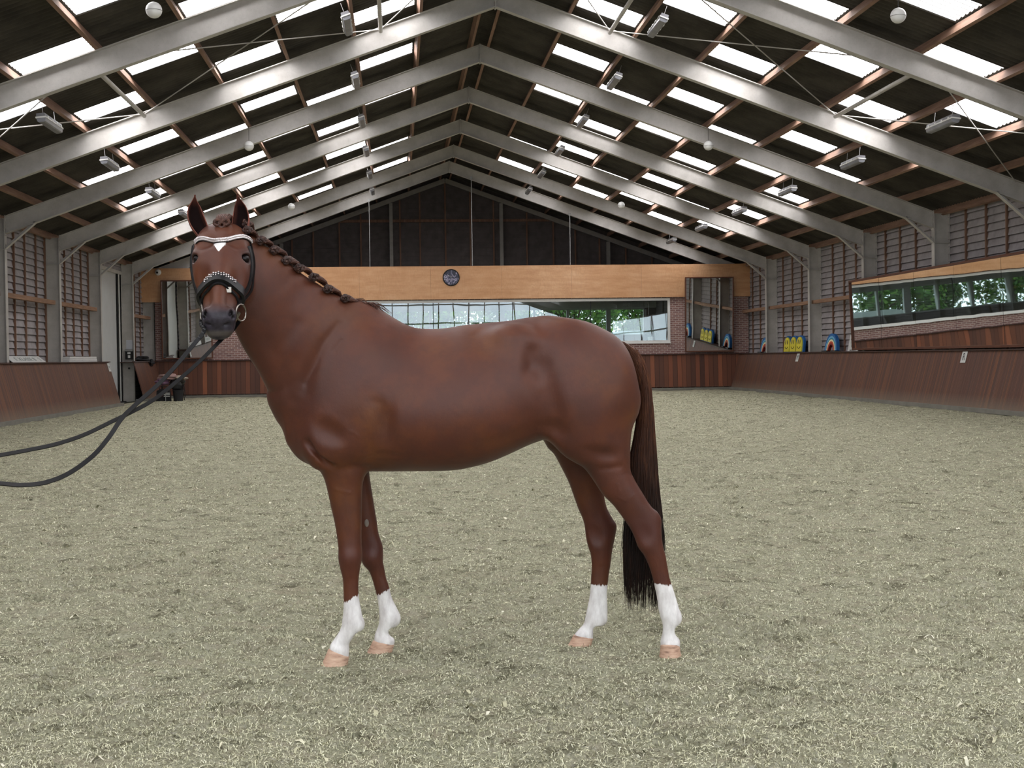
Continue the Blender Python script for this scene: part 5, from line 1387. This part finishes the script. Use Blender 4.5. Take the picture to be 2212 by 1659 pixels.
# shallow creases, hollows and standing veins on the flanks: (points in x and z, depth, width)
CREASES = [([(-0.273,1.638),(-0.349,1.551),(-0.387,1.462),(-0.438,1.365)],0.013,0.012),([(-0.264,1.561),(-0.297,1.514)],0.007,0.006),([(-0.232,1.134),(-0.206,1.125),(-0.191,1.105)],-0.0035,0.004),([(-0.103,1.261),(-0.109,1.16),(-0.133,1.049)],0.014,0.02),([(-0.147,0.994),(-0.089,1.026),(-0.004,1.011)],0.009,0.009),([(0.592,1.546),(0.625,1.495),(0.646,1.426)],0.022,0.028),([(0.612,1.397),(0.666,1.257),(0.7,1.159)],0.012,0.02),([(0.367,1.58),(0.422,1.612),(0.498,1.618),(0.564,1.59)],0.006,0.01),([(1.056,0.782),(1.096,0.768),(1.135,0.799)],-0.003,0.004),([(1.05,0.852),(1.063,0.807)],-0.003,0.004),([(-0.31,0.851),(-0.234,0.833)],-0.003,0.004),([(-0.255,0.786),(-0.249,0.722),(-0.22,0.62)],-0.003,0.004),([(0.97,0.927),(1.06,0.939)],0.01,0.01),([(0.536,1.487),(0.507,1.344),(0.538,1.188)],0.004,0.02),([(-0.484,1.468),(-0.517,1.294)],0.008,0.02),([(-0.472,1.642),(-0.561,1.513)],0.008,0.02),([(0.856,1.627),(0.955,1.526),(1.043,1.402)],0.004,0.02)]
nearw = np.clip((HC - 0.04 - V[:, 1]) / 0.05, 0, 1)
sink = np.zeros(len(V))
for pts_, dep, wid in CREASES:
    best = np.full(len(V), 9.0)
    for (ax_, az_), (bx_, bz_) in zip(pts_[:-1], pts_[1:]):
        vx, vz = bx_ - ax_, bz_ - az_; tt = np.clip(((V[:, 0] - ax_) * vx + (V[:, 2] - az_) * vz) / (vx * vx + vz * vz), 0, 1)
        best = np.minimum(best, np.hypot(V[:, 0] - ax_ - tt * vx, V[:, 2] - az_ - tt * vz))
    sink += (0.55 if dep > 0 else 0.8) * dep * np.exp(-(best / (wid * (1.7 if dep > 0 else 1.1))) ** 2)
V[:, 1] += sink * nearw * (V[:, 0] > -0.62)
del fld
# markings as smooth masks of the coat (white socks, star, dark muzzle and points)
leg_id = np.where(V[:, 0] < 0.45, np.where(V[:, 1] < 6.74, 0, 1), np.where(V[:, 0] > 1.135, 2, 3))
top = np.choose(leg_id, [0.318, 0.305, 0.350, 0.305]) + np.choose(leg_id, [0.55, 0.55, -0.15, 0.0]) * (V[:, 0] - np.choose(leg_id, [-0.24, -0.085, 1.29, 1.0]))
sock = np.clip((top - V[:, 2]) / 0.02 * 0.5 + 0.5, 0, 1)
star = np.clip(1.25 - (np.abs(V[:, 0] + 0.792) / np.interp(V[:, 2], [1.965, 1.983, 1.994, 2.005], [0.003, 0.018, 0.033, 0.036]) + np.clip(V[:, 1] - 6.34, 0, 1) * 40) , 0, 1) * np.clip((2.02 - V[:, 2]) * 200, 0, 1) * np.clip((V[:, 2] - 1.962) * 200, 0, 1)
muz = np.clip((1.735 - V[:, 2]) / 0.05, 0, 1) * (V[:, 0] < -0.6) * (V[:, 1] < 6.30)
lip = np.clip((1.612 - V[:, 2]) / 0.015, 0, 1) * muz * np.clip((V[:, 2] - 1.578) / 0.01, 0, 1)
eyed = np.zeros(len(V))
for q in (-1, 1):
    dd = np.sqrt(((V[:, 0] - (HX - 0.002 + q * 0.105)) / 1.0) ** 2 + ((V[:, 1] - 6.285)) ** 2 + ((V[:, 2] - 1.937) * 1.3) ** 2)
    eyed = np.maximum(eyed, np.clip((0.068 - dd) / 0.034, 0, 1))
nos = np.zeros(len(V))
for q in (-1, 1):
    dd = np.sqrt(((V[:, 0] - (HX + 0.006 + q * 0.058)) * 1.6) ** 2 + ((V[:, 2] - 1.680) * 0.8) ** 2 + ((V[:, 1] - 6.07) * .6) ** 2)
    nos = np.maximum(nos, np.clip((0.017 - dd) / 0.008, 0, 1))
knee = np.clip(1 - np.abs(V[:, 2] - 0.52) / 0.10, 0, 1) * (V[:, 0] < 0.3) + np.clip(1 - np.abs(V[:, 2] - 0.62) / 0.10, 0, 1) * (V[:, 0] > 0.7)

def coat_material():
    t = NT('chestnut_coat'); v = t.coord()
    n1 = t.noise(v, 3.2, 3, 0.5); n2 = t.noise(v, 11, 4, 0.6); n3 = t.noise(t.coord((1, 1, 0.25)), 380, 2, 0.6)
    c = t.ramp(n1, [(0.28, hexc('#3e221a')), (0.46, hexc('#50291d')), (0.60, hexc('#572f1c')), (0.74, hexc('#62391a'))])
    c = t.mix(t.math('MULTIPLY', n2, 0.35), c, hexc('#5e3822'))
    c = t.mix(t.ramp(t.noise(v, 7.5, 5, 0.65), [(0.42, (0.40,) * 3), (0.60, (0, 0, 0))]), c, hexc('#3c2320'))
    c = t.mix(t.math('MULTIPLY', n3, 0.30), c, hexc('#5d382a'))
    at = lambda nm: t.node('ShaderNodeAttribute', attribute_name=nm).outputs['Fac']
    jag = t.noise(t.coord((1, 1, 0.22)), 95, 3, 0.7)
    def edge(a, w):   # jagged hair edge
        x = t.math('ADD', a, t.math('MULTIPLY', t.math('SUBTRACT', jag, 0.5), w))
        return t.node_clamp(t.math('MULTIPLY', t.math('SUBTRACT', x, 0.45), 8.0))
    c = t.mix(t.math('MULTIPLY', at('knee'), 0.45), c, hexc('#4b2a26'))
    c = t.mix(at('muzzle'), c, t.ramp(t.noise(v, 40, 4, 0.6), [(0.3, hexc('#1f1c21')), (0.7, hexc('#37323a'))]))
    c = t.mix(t.math('MULTIPLY', at('lips'), 0.6), c, hexc('#5d564f'))
    c = t.mix(t.math('MULTIPLY', at('eye_rim'), 0.85), c, hexc('#241a19'))
    c = t.mix(at('nostril'), c, hexc('#0c090a'))
    wh = t.ramp(t.noise(t.coord((1, 1, .4)), 30, 4, 0.6), [(0.3, hexc('#c9c4c2')), (0.7, hexc('#f0eeec'))])
    c = t.mix(edge(at('sock'), 1.1), c, wh)
    c = t.mix(edge(at('star'), 0.7), c, wh)
    t.base(c, 0.46, 0, 0.28)
    t.b.inputs['Sheen Weight'].default_value = 0.02
    t.b.inputs['Sheen Roughness'].default_value = 0.45
    t.b.inputs['Sheen Tint'].default_value = (0.9, 0.85, 0.85, 1)
    t.bump(t.math('ADD', t.math('MULTIPLY', n3, 0.12), t.math('ADD', t.math('MULTIPLY', n2, 0.6), t.math('MULTIPLY', t.noise(v, 5.0, 2, 0.4), 1.6))), 0.22, 0.014)
    return t.m
NT.node_clamp = lambda s, x: s._clamp(x)
def _clamp(s, x):
    c = s.node('ShaderNodeClamp'); s.l.new(x, c.inputs[0]); return c.outputs[0]
NT._clamp = _clamp

M_COAT = coat_material()
horse = tag(empty('horse', (0.35, HC, 0)), 'large chestnut horse with four white socks standing side on, head turned to the viewer', 'horse')
HORG = Vector(horse.location)
def hv(a):  # world to horse space
    a = np.asarray(a, float); return a - np.array(HORG)
body = mesh_obj('body', hv(V), Fc, M_COAT, horse, smooth=True)
for nm, arr in (('sock', sock), ('star', star), ('muzzle', muz), ('lips', lip), ('eye_rim', eyed), ('nostril', nos), ('knee', knee)):
    at = body.data.attributes.new(nm, 'FLOAT', 'POINT')
    at.data.foreach_set('value', arr.astype(np.float32))
def hb(mb, name, mat, parent=horse, smooth=True):
    """build a part of the horse given in world coordinates"""
    mb.v = [tuple(Vector(p) - HORG) for p in mb.v]
    return mb.build(name, mat, parent, smooth)

# eyes
te = NT('eye_gloss'); te.base((0.006, 0.004, 0.004, 1), 0.30, 0, 0.25); M_EYE = te.m
for q in (-1, 1):
    m = MB(); m.ball((HX - 0.003 + q * 0.1015, 6.276, 1.936), 0.0245, 0.0250, 0.0215, 20, 14); e = hb(m, 'eye', M_EYE)
    e['label'] = 'glossy dark brown eye'
# ears: cupped leaves open to the front
te2 = NT('ear_inside_hair'); te2.base(te2.ramp(te2.node('ShaderNodeAttribute', attribute_name='rim').outputs['Fac'], [(0.45, hexc('#190e0d')), (0.85, hexc('#4a2a22'))]), 0.9, 0, 0.1); M_EARIN = te2.m
M_EAROUT = plain('ear_outside_coat', '#6e3b2e', 0.55, var=0.15, scale=20, spec=0.3)
def ear(base, tip, lean, wid, flip, twist):
    base = Vector(base); tip = Vector(tip); NU, NVv = 22, 15; verts = []; 
    def prof(t):   # half-width along the ear
        return wid * (0.62 + 1.35 * t - 2.02 * t * t + 0.05 * t ** 3) * (1 - max(0, t - 0.72) / 0.28) ** 0.55 if t < 1 else 0.0
    ax = (tip - base); L = ax.length
    for layer in (0, 1):
        for i in range(NU + 1):
            t = i / NU
            c = base + ax * t + Vector((lean * math.sin(math.pi * t) , 0, 0)) + Vector((0, 0.018 * math.sin(math.pi * t), 0))
            w = max(prof(t), 0.0012)
            th = 0.0065 * (1 - t * 0.6) * layer
            for j in range(NVv + 1):
                s_ = -1 + 2 * j / NVv
                ang = s_ * (2.15 - 1.15 * t)
                r = w / max(math.sin(min(2.15 - 1.15 * t, math.pi / 2)), 0.2)
                x = math.sin(ang) * (r + th); y = math.cos(ang) * (r + th) - r * 0.35
                ct, st = math.cos(twist), math.sin(twist)
                verts.append(c + Vector((x * ct - y * st, x * st + y * ct, 0)))
    n1 = (NU + 1) * (NVv + 1); f = []; mi = []
    for layer in (0, 1):
        for i in range(NU):
            for j in range(NVv):
                a = layer * n1 + i * (NVv + 1) + j; q = (a, a + 1, a + NVv + 2, a + NVv + 1)
                f.append(q if layer else q[::-1]); mi.append(layer)
    for i in range(NU):
        for j in (0, NVv):
            a = i * (NVv + 1) + j; b = a + NVv + 1
            f.append((a, b, b + n1, a + n1)); mi.append(1)
    for j in range(NVv):
        a = NU * (NVv + 1) + j; f.append((a, a + 1, a + 1 + n1, a + n1)); mi.append(1)
    o = mesh_obj('ear', [v - HORG for v in verts], f, [M_EARIN, M_EAROUT], horse, True, mi)
    at = o.data.attributes.new('rim', 'FLOAT', 'POINT'); col = [max(abs(-1 + 2 * j / NVv), 1.25 * (i / NU) ** 3) for _ in (0, 1) for i in range(NU + 1) for j in range(NVv + 1)]
    at.data.foreach_set('value', np.array(col, np.float32))
    return o
ear((-0.884, 6.392, 2.050), (-0.917, 6.375, 2.240), -0.020, 0.043, 1, 0.25)
ear((-0.718, 6.392, 2.048), (-0.726, 6.375, 2.243), 0.012, 0.043, -1, -0.20)

# hooves
th_ = NT('hoof_horn'); v_ = th_.coord((1, 1, 6)); nn = th_.noise(v_, 18, 5, 0.6)
th_.base(th_.ramp(nn, [(0.30, hexc('#86695a')), (0.45, hexc('#bd9a84')), (0.75, hexc('#d6b8a0'))]), 0.55, 0, 0.3)
th_.bump(th_.noise(th_.coord((1, 1, 9)), 20, 3), 0.3, 0.004); M_HOOF = th_.m
def hoof(cx0, cx1, cyy, zt, zh, r0, r1, rz, lab):
    """slanting coronet ring (zt at the toe, zh at the heel) flaring to the ground ring; toe along rz"""
    m = MB(); n = 32; rings = 8; v = []
    for i in range(-1, rings + 2):
        t = min(max(i, 0), rings) / rings; sc = 0.90 if i < 0 else (1.0 if i <= rings else 0.6)
        r = (r0 + (r1 - r0) * t) * sc; cx = cx0 + (cx1 - cx0) * t
        for k in range(n):
            a = 2 * math.pi * k / n; fr = math.cos(a)
            rr = r * (1.0 + 0.05 * max(0, fr) - 0.10 * max(0, -fr)) * (1 - 0.02 * math.sin(math.pi * t))
            z = (zh + (zt - zh) * (0.5 + 0.5 * fr)) * (1 - t) + (0.005 if i < 0 else 0)
            p = Vector((rr * fr, rr * 0.88 * math.sin(a), 0)); p.rotate(Matrix.Rotation(rz, 3, 'Z'))
            v.append((cx + p.x, cyy + p.y, z - 0.004))
    f = []
    for i in range(rings + 2):
        for k in range(n):
            l = (k + 1) % n; f.append((i * n + k, (i + 1) * n + k, (i + 1) * n + l, i * n + l))
    f.append(tuple(range(n))); f.append(tuple((rings + 2) * n + k for k in range(n))[::-1])
    m.add(v, f); o = hb(m, 'hoof', M_HOOF); o['label'] = lab
for h_ in HOOF: hoof(*h_)
# fix: hooves point toward the head (toe to -X); ring maths above uses +X as front, so flip by half a turn
# plaited mane: a rosette per knot, each with its hump of hair rolled over from the crest
def hair_mat(name, c0, c1, c2, sc=(1, 1, 1), rough=0.55):
    t = NT(name); v = t.coord(sc)
    n = t.noise(v, 60, 4, 0.7)
    t.base(t.ramp(n, [(0.25, hexc(c0)), (0.5, hexc(c1)), (0.8, hexc(c2))]), rough, 0, 0.35)
    t.bump(n, 0.6, 0.004)
    return t.m
M_MANE = hair_mat('mane_hair', '#24140f', '#46291f', '#6b4733')
M_KNOT = hair_mat('mane_knot_hair', '#120b09', '#2e1b15', '#5a3a2c')
def rosette(c, r, crest, seed):
    rnd = random.Random(seed); m = MB(); c = Vector(c); crest = Vector(crest)
    # hair lying over from the crest
    for j in range(7):
        o = (j - 3) * 0.0065
        a = crest + Vector((o * 1.3 + 0.012, 0.012, -o * 0.9 - 0.016)); b = (a + c) / 2 + Vector((0.004, -0.004, 0.014 + rnd.uniform(0, 0.004)))
        d = c + Vector((o * 0.6, -0.004, -o * 0.4))
        m.tube([a, a.lerp(b, 0.5) + Vector((0, -0.006, 0.012)), b, d.lerp(b, 0.4) + Vector((0, -0.006, 0.004)), d], [0.005, 0.009, 0.0105, 0.010, 0.007], 7)
    # coiled plait
    pts = []; rr = []
    turns = 1.9; n = 30
    for k in range(n):
        t = k / (n - 1); a = t * turns * 2 * math.pi + rnd.uniform(0, 0.2)
        rad = r * (1.0 - 0.72 * t)
        pts.append(c + Vector((rad * math.cos(a), -0.010 - 0.012 * t + rnd.uniform(-0.001, 0.001), rad * math.sin(a) * 0.85 + rnd.uniform(-0.002, 0.002))))
        rr.append(0.0085 + 0.0022 * math.sin(k * 1.9))
    o = hb(m, 'mane_braid', M_MANE)
    k = MB(); k.tube(pts, rr, 8); k.ball((c.x, c.y - 0.006, c.z), r * 0.75, 0.010, r * 0.7, 12, 8)
    k.v = [tuple(Vector(p) - HORG) for p in k.v]; k.build('braid_knot', M_KNOT, o, True)
    return o
for i, (c, cr) in enumerate(zip(BRAIDS, BRCREST)):
    rosette((c[0], c[1] + 0.008, c[2] - 0.004), 0.020 if i not in (0,) else 0.018, cr, i)
# small plait behind the ear and forelock plait
rosette((-0.690, 6.42, 2.105), 0.014, (-0.70, 6.46, 2.12), 21).name = 'mane_braid'
m = MB()
rnd = random.Random(5)
for j in range(7):
    o = (j - 3) * 0.008
    m.tube([(-0.790 + o, 6.44, 2.110), (-0.786 + o * 1.1, 6.39, 2.140 + rnd.uniform(0, .006)), (-0.790 + o, 6.355, 2.128), (-0.794 + o * 0.8, 6.338, 2.102)], [0.006, 0.010, 0.010, 0.006], 7)
for k, (x, z) in enumerate(((-0.812, 2.106), (-0.792, 2.096), (-0.772, 2.108))):
    m.tube([(x + 0.014 * math.cos(a * 0.7), 6.328 - 0.0006 * a, z + 0.012 * math.sin(a * 0.7)) for a in range(14)], 0.008, 7)
hb(m, 'forelock', M_MANE)
m = MB(); m.ball((-0.166, 6.808, 0.655), 0.011, 0.006, 0.020, 12, 8); hb(m, 'leg_callus', plain('grey_callus', '#7d736a', 0.8, scale=60))['label'] = 'small grey oval callus on the far foreleg'
# loose end of the mane lying on the withers
m = MB(); rnd = random.Random(3)
for j in range(46):
    t = rnd.random(); a = Vector(MANE_END[0]).lerp(Vector(MANE_END[2]), t) + Vector((rnd.uniform(-.01, .01), rnd.uniform(-.03, .01), rnd.uniform(-.012, .006)))
    L = rnd.uniform(0.05, 0.11)
    m.tube([a, a + Vector((L * .5, -0.012, -0.004 + rnd.uniform(-.004, .008))), a + Vector((L, -0.02, -L * .42 + rnd.uniform(-.005, .005)))], [0.0022, 0.0018, 0.0005], 4)
hb(m, 'mane_end', M_MANE)['label'] = 'loose dark ends of the mane over the withers'

# tail: dock core and about nine hundred strands
def tail_mat():
    t = NT('tail_hair'); v = t.coord((1, 1, 0.12)); n = t.noise(v, 60, 4, 0.7)
    up = t.ramp(n, [(0.25, hexc('#2e1a13')), (0.55, hexc('#57321f')), (0.8, hexc('#7d5030'))])
    lo = t.ramp(n, [(0.25, hexc('#0a0706')), (0.55, hexc('#1f130e')), (0.8, hexc('#4a2b1c'))])
    z = t.sep(t.coord())[2]
    mr = t.node('ShaderNodeMapRange'); t.l.new(z, mr.inputs[0]); mr.inputs[1].default_value = 0.65; mr.inputs[2].default_value = 1.45
    t.base(t.mix(mr.outputs[0], lo, up), 0.5, 0, 0.3); t.bump(n, 0.5, 0.004); return t.m
M_TAIL = tail_mat()
TL = np.array(TAIL_L); TR = np.array(TAIL_R)
nz = 60
def side(T):
    d = np.r_[0, np.cumsum(np.linalg.norm(np.diff(T, axis=0), axis=1))]; t = d / d[-1]
    q = np.linspace(0, 1, nz); return np.stack([np.interp(q, t, T[:, i]) for i in range(3)], 1)
SL, SR = side(smooth_rows(TL)), side(smooth_rows(TR))
m = MB(); v = []; f = []; n = 14
for i in range(0, nz - 6):
    a, b = SL[i], SR[i]; c = (a + b) / 2; u = (b - a) / 2 * (0.86 if i > 8 else 0.95)
    th = 0.026 + 0.022 * math.sin(min(1, i / 30) * math.pi / 2) - 0.012 * max(0, (i - 40) / 20)
    for k in range(n):
        t = 2 * math.pi * k / n
        v.append((c[0] + u[0] * math.cos(t), 6.715 + th * math.sin(t), c[2] + u[2] * math.cos(t)))
for i in range(nz - 7):
    for k in range(n):
        l = (k + 1) % n; f.append((i * n + k, i * n + l, (i + 1) * n + l, (i + 1) * n + k))
f.append(tuple(range(n))); f.append(tuple((nz - 7) * n + k for k in range(n)))
m.add(v, f); tail = hb(m, 'tail', M_TAIL)
rg = np.random.default_rng(4); verts = []; faces = []
NS = 1500; seg = 15
for j in range(NS):
    s0 = rg.uniform(-1.0, 1.0); ph = rg.uniform(0, 2 * math.pi); dep = math.sqrt(rg.uniform(0.5, 1.12))
    start = rg.uniform(0, 0.30) if rg.random() < 0.6 else rg.uniform(0.3, 0.6)
    end = rg.uniform(0.86, 1.0) if rg.random() < 0.7 else rg.uniform(0.6, 0.95)
    cx_ = math.cos(ph) * dep; cy_ = math.sin(ph) * dep; w = rg.uniform(0.0009, 0.0020)
    stray = 1.0 + (rg.uniform(0.05, 0.40) if rg.random() < 0.07 else 0)
    amp = rg.uniform(0.0, 0.05); fr = rg.uniform(2, 5); p0 = rg.uniform(0, 6)
    base = len(verts)
    for k in range(seg + 1):
        t = start + (end - start) * k / seg; q = t * (nz - 1); i = min(int(q), nz - 2); g = q - i
        a = SL[i] * (1 - g) + SL[i + 1] * g; b = SR[i] * (1 - g) + SR[i + 1] * g
        c = (a + b) / 2; u = (b - a) / 2
        e = cx_ * (1 + (stray - 1) * max(0, t - .4) * 1.6) + amp * math.sin(fr * t * 6.28 + p0)
        th = 0.034 + 0.020 * min(1, t * 2)
        px, py, pz = c[0] + u[0] * e, 6.715 + th * cy_, c[2] + u[2] * e - (0.05 * rg.random() if k == seg else 0)
        ww = w * (1 - 0.75 * (k / seg) ** 3)
        verts += [(px - ww, py - ww * .4, pz), (px + ww, py - ww * .4, pz), (px, py + ww, pz)]
        if k:
            o = base + 3 * k
            faces += [(o - 3, o - 2, o + 1, o), (o - 2, o - 1, o + 2, o + 1), (o - 1, o - 3, o, o + 2)]
sh = mesh_obj('tail_hair', hv(np.array(verts)), np.array(faces), M_TAIL, tail, smooth=True)
sh['kind'] = 'stuff'
# ------------------------------------------------------------------ bridle and reins
from mathutils.bvhtree import BVHTree
BV = BVHTree.FromPolygons([tuple(p) for p in V], [tuple(int(i) for i in f) for f in Fc[np.unique(np.concatenate([np.where((V[Fc[:, 0], 0] < -0.45) & (V[Fc[:, 0], 2] > 1.4))[0]]))]])
M_LEATHER = plain('black_bridle_leather', '#0b0b0d', 0.45, var=0.3, scale=30, spec=0.35)
M_STEELB = plain('polished_bit_steel', '#918c84', 0.28, 1.0, var=0.05)
M_GEM = plain('browband_crystal', '#d8d0cf', 0.12, 0.6, var=0.1, scale=60, spec=0.9)
HAX = Vector((0, -0.435, -0.90)).normalized(); HFR = Vector((0, -0.90, 0.435)).normalized()
bridle = tag(empty('bridle', (HX, 6.2, 1.8)), 'black leather bridle with a sparkling browband on the head of the horse', 'bridle')
BL = Vector(bridle.location)
def bb(m, name, mat, par=None, smooth=True):
    m.v = [tuple(Vector(p) - BL) for p in m.v]; return m.build(name, mat, par or bridle, smooth)
def strap(m, pts, nrm, w, th, loop=False):
    """flat strap following pts with outward normals"""
    P = [Vector(p) for p in pts]; n = len(P); v = []
    for i, p in enumerate(P):
        d = (P[(i + 1) % n if loop else min(i + 1, n - 1)] - P[i - 1 if (loop or i) else 0]).normalized()
        o = Vector(nrm[i]); o = (o - d * o.dot(d)).normalized(); s_ = d.cross(o)
        v += [p - s_ * w / 2, p + s_ * w / 2, p + s_ * w / 2 * 0.9 + o * th, p - s_ * w / 2 * 0.9 + o * th]
    f = []
    for i in range(n if loop else n - 1):
        a, b = 4 * i, 4 * ((i + 1) % n)
        for k in range(4): l = (k + 1) % 4; f.append((a + k, a + l, b + l, b + k))
    if not loop: f += [(3, 2, 1, 0), tuple(4 * (n - 1) + k for k in range(4))]
    m.add(v, f)
def around(front_z, back=0.0, a0=-125, a1=125, n=41, depth=0.11, tilt=0.0, lift=0.001):
    """points round the head in the plane across its axis through the front point at height front_z"""
    hit = BV.ray_cast(Vector((HX + 0.002, 5.8, front_z)), Vector((0, 1, 0)))
    c = hit[0] - HFR * depth
    fr = (HFR * math.cos(tilt) + HAX * -math.sin(tilt)).normalized()
    P, Nn = [], []
    for i in range(n):
        a = math.radians(a0 + (a1 - a0) * i / (n - 1)); d = Vector((math.sin(a), 0, 0)) + fr * math.cos(a)
        h = BV.ray_cast(c + d * 0.5, -d, 0.5)
        if h[0] is None: continue
        P.append(h[0] + d * lift); Nn.append(d)
    return P, Nn
def sm(P, k=2):
    for _ in range(k): P = [P[0]] + [(P[i - 1] + P[i] * 2 + P[i + 1]) / 4 for i in range(1, len(P) - 1)] + [P[-1]]
    return P
# padded noseband, its crystals and the thin flash strap
P, Nn = around(1.818, a0=-120, a1=120, depth=0.10, tilt=0.30); P = sm(P)
m = MB(); strap(m, P, Nn, 0.050, 0.013); nb = bb(m, 'noseband', M_LEATHER)
m = MB(); rg = random.Random(6)
for i in range(13, 29):
    for o_ in ((0.010, 0.0) if i % 2 else (0.004, 0.014)):
        p = P[i] + Nn[i] * 0.0135 - HAX * (o_ + 0.004)
        m.ball(p, 0.0035 if rg.random() < .7 else 0.0045, nu=8, nv=6)
bb(m, 'crystals', M_GEM, None).parent = nb
P2, N2 = around(1.786, a0=-115, a1=115, depth=0.085, tilt=0.42); P2 = sm(P2)
m = MB(); strap(m, P2, N2, 0.016, 0.007); bb(m, 'flash_strap', M_LEATHER)
i = 27; m = MB(); m.box(P2[i].x - 0.011, P2[i].x + 0.011, P2[i].y - 0.012, P2[i].y - 0.004, P2[i].z - 0.012, P2[i].z + 0.012); bb(m, 'buckle', M_STEELB)
# browband: dips to a point in the middle
bp = [(-0.905, 2.012), (-0.894, 2.024), (-0.871, 2.030), (-0.840, 2.023), (-0.805, 2.012), (-0.773, 2.016), (-0.737, 2.032), (-0.701, 2.038), (-0.678, 2.032), (-0.668, 2.016)]
ctr = Vector((HX, 6.42, 2.02)); PB, NB = [], []
for k in range(len(bp) - 1):
    for t in (0, 0.25, 0.5, 0.75):
        x = bp[k][0] * (1 - t) + bp[k + 1][0] * t; z = bp[k][1] * (1 - t) + bp[k + 1][1] * t
        h = BV.ray_cast(Vector((x, 5.8, z)), Vector((0, 1, 0)))
        if h[0] is None: continue
        PB.append(h[0]); NB.append(h[1].normalized() if h[1].y < 0 else -h[1].normalized())
PB = sm(PB, 2)
m = MB(); strap(m, PB, NB, 0.023, 0.006); br = bb(m, 'browband', M_LEATHER)
m = MB()
for i in range(len(PB) - 1):
    for t in (0.0, 0.5):
        p = PB[i].lerp(PB[i + 1], t) + NB[i] * 0.008
        m.ball((p.x, p.y, p.z + 0.0045), 0.0062, nu=8, nv=6); m.ball((p.x + 0.002, p.y, p.z - 0.0045), 0.0052, nu=8, nv=6)
bb(m, 'crystals', M_GEM, None).parent = br
# cheekpieces, throat lash, headpiece
def side_strap(pts, w, th, name, dirs):
    P, Nn = [], []
    for (x, y, z), d in zip(pts, dirs):
        d = Vector(d).normalized(); h = BV.find_nearest(Vector((x, y, z)))
        P.append(h[0] + d * 0.003); Nn.append(d)
    m = MB()
    Q = smooth_rows(np.array([tuple(p) for p in P]), 5); NQ = smooth_rows(np.array([tuple(p) for p in Nn]), 5)
    strap(m, [Vector(q) for q in Q], [Vector(q) for q in NQ], w, th); return bb(m, name, M_LEATHER)
for q, o_ in ((-1, -0.003), (1, 0.0)):
    dd = [(q, -0.45, 0)] * 6
    side_strap([(HX + q * 0.125, 6.31, 2.00), (HX + q * 0.132, 6.305, 1.93), (HX + q * 0.130, 6.27, 1.86), (HX + q * 0.120, 6.24, 1.80), (HX + q * 0.108, 6.20, 1.755), (HX + q * 0.095, 6.17, 1.715)], 0.019, 0.006, 'cheekpiece', dd)
    side_strap([(HX + q * 0.118, 6.37, 2.01), (HX + q * 0.128, 6.38, 1.93), (HX + q * 0.128, 6.36, 1.86), (HX + q * 0.122, 6.33, 1.80), (HX + q * 0.100, 6.29, 1.75), (HX + q * 0.085, 6.25, 1.73)], 0.016, 0.005, 'noseband_strap', dd)
P, Nn = [], []
for a in np.linspace(-85, 85, 21):
    a = math.radians(a); d = Vector((math.sin(a), 0.25, math.cos(a))).normalized(); c = Vector((HX, 6.43, 2.03))
    h = BV.ray_cast(c + d * 0.4, -d, 0.4)
    if h[0] is not None: P.append(h[0] + d * 0.002); Nn.append(d)
m = MB(); strap(m, sm(P), Nn, 0.024, 0.005); bb(m, 'headpiece', M_LEATHER)
# bit rings
def ring(c, rx, rz, r, ax):
    c = Vector(c); ax = Vector(ax).normalized(); u = Vector((0, 0, 1)); u = (u - ax * u.dot(ax)).normalized(); w = ax.cross(u)
    m = MB(); m.tube([c + u * rz * math.cos(a) + w * rx * math.sin(a) for a in np.linspace(0, 2 * math.pi, 36, endpoint=False)], r, 8, closed=True); return bb(m, 'bit_ring', M_STEELB)
RC = Vector((-0.692, 6.150, 1.688)); LC = Vector((-0.868, 6.165, 1.690))
ring(RC, 0.037, 0.037, 0.0038, (0.88, -0.47, 0)); ring(LC, 0.037, 0.037, 0.0038, (-0.97, -0.25, 0))
m = MB(); m.tube([RC + Vector((-0.005, -0.02, 0.0)), (-0.72, 6.14, 1.650), (-0.78, 6.135, 1.640), (-0.84, 6.15, 1.655), LC + Vector((0.004, -0.02, 0))], 0.008, 8); bb(m, 'bit_mouthpiece', M_STEELB)
# reins: near one to the left ring, the other passing under the chin
def rein(table, start, w, plait, lab):
    Q = smooth_rows(np.array([tuple(s_) for s_ in start] + table), 6)
    P = [Vector(q) for q in Q]; m = MB(); Nn = [Vector((0.35, -0.75, 0.55))] * len(P)
    strap(m, P, Nn, w, 0.0045)
    k = len(start) * 6
    for i in range(4, plait):
        p = P[i]; m.ball(p, w * 0.52, w * 0.42, w * 0.52, 8, 6) if i % 2 else None
    o = bb(m, 'rein', M_LEATHER); o['label'] = lab
rein(REIN_A[1:], [(-0.868, 6.150, 1.655), (-0.862, 6.115, 1.635)], 0.019, 16, 'long black rein from the left bit ring, plaited near the bit')
rein(REIN_B[1:], [(-0.700, 6.165, 1.652), (-0.735, 6.185, 1.610), (-0.765, 6.170, 1.585)], 0.017, 0, 'long black rein passing under the chin')
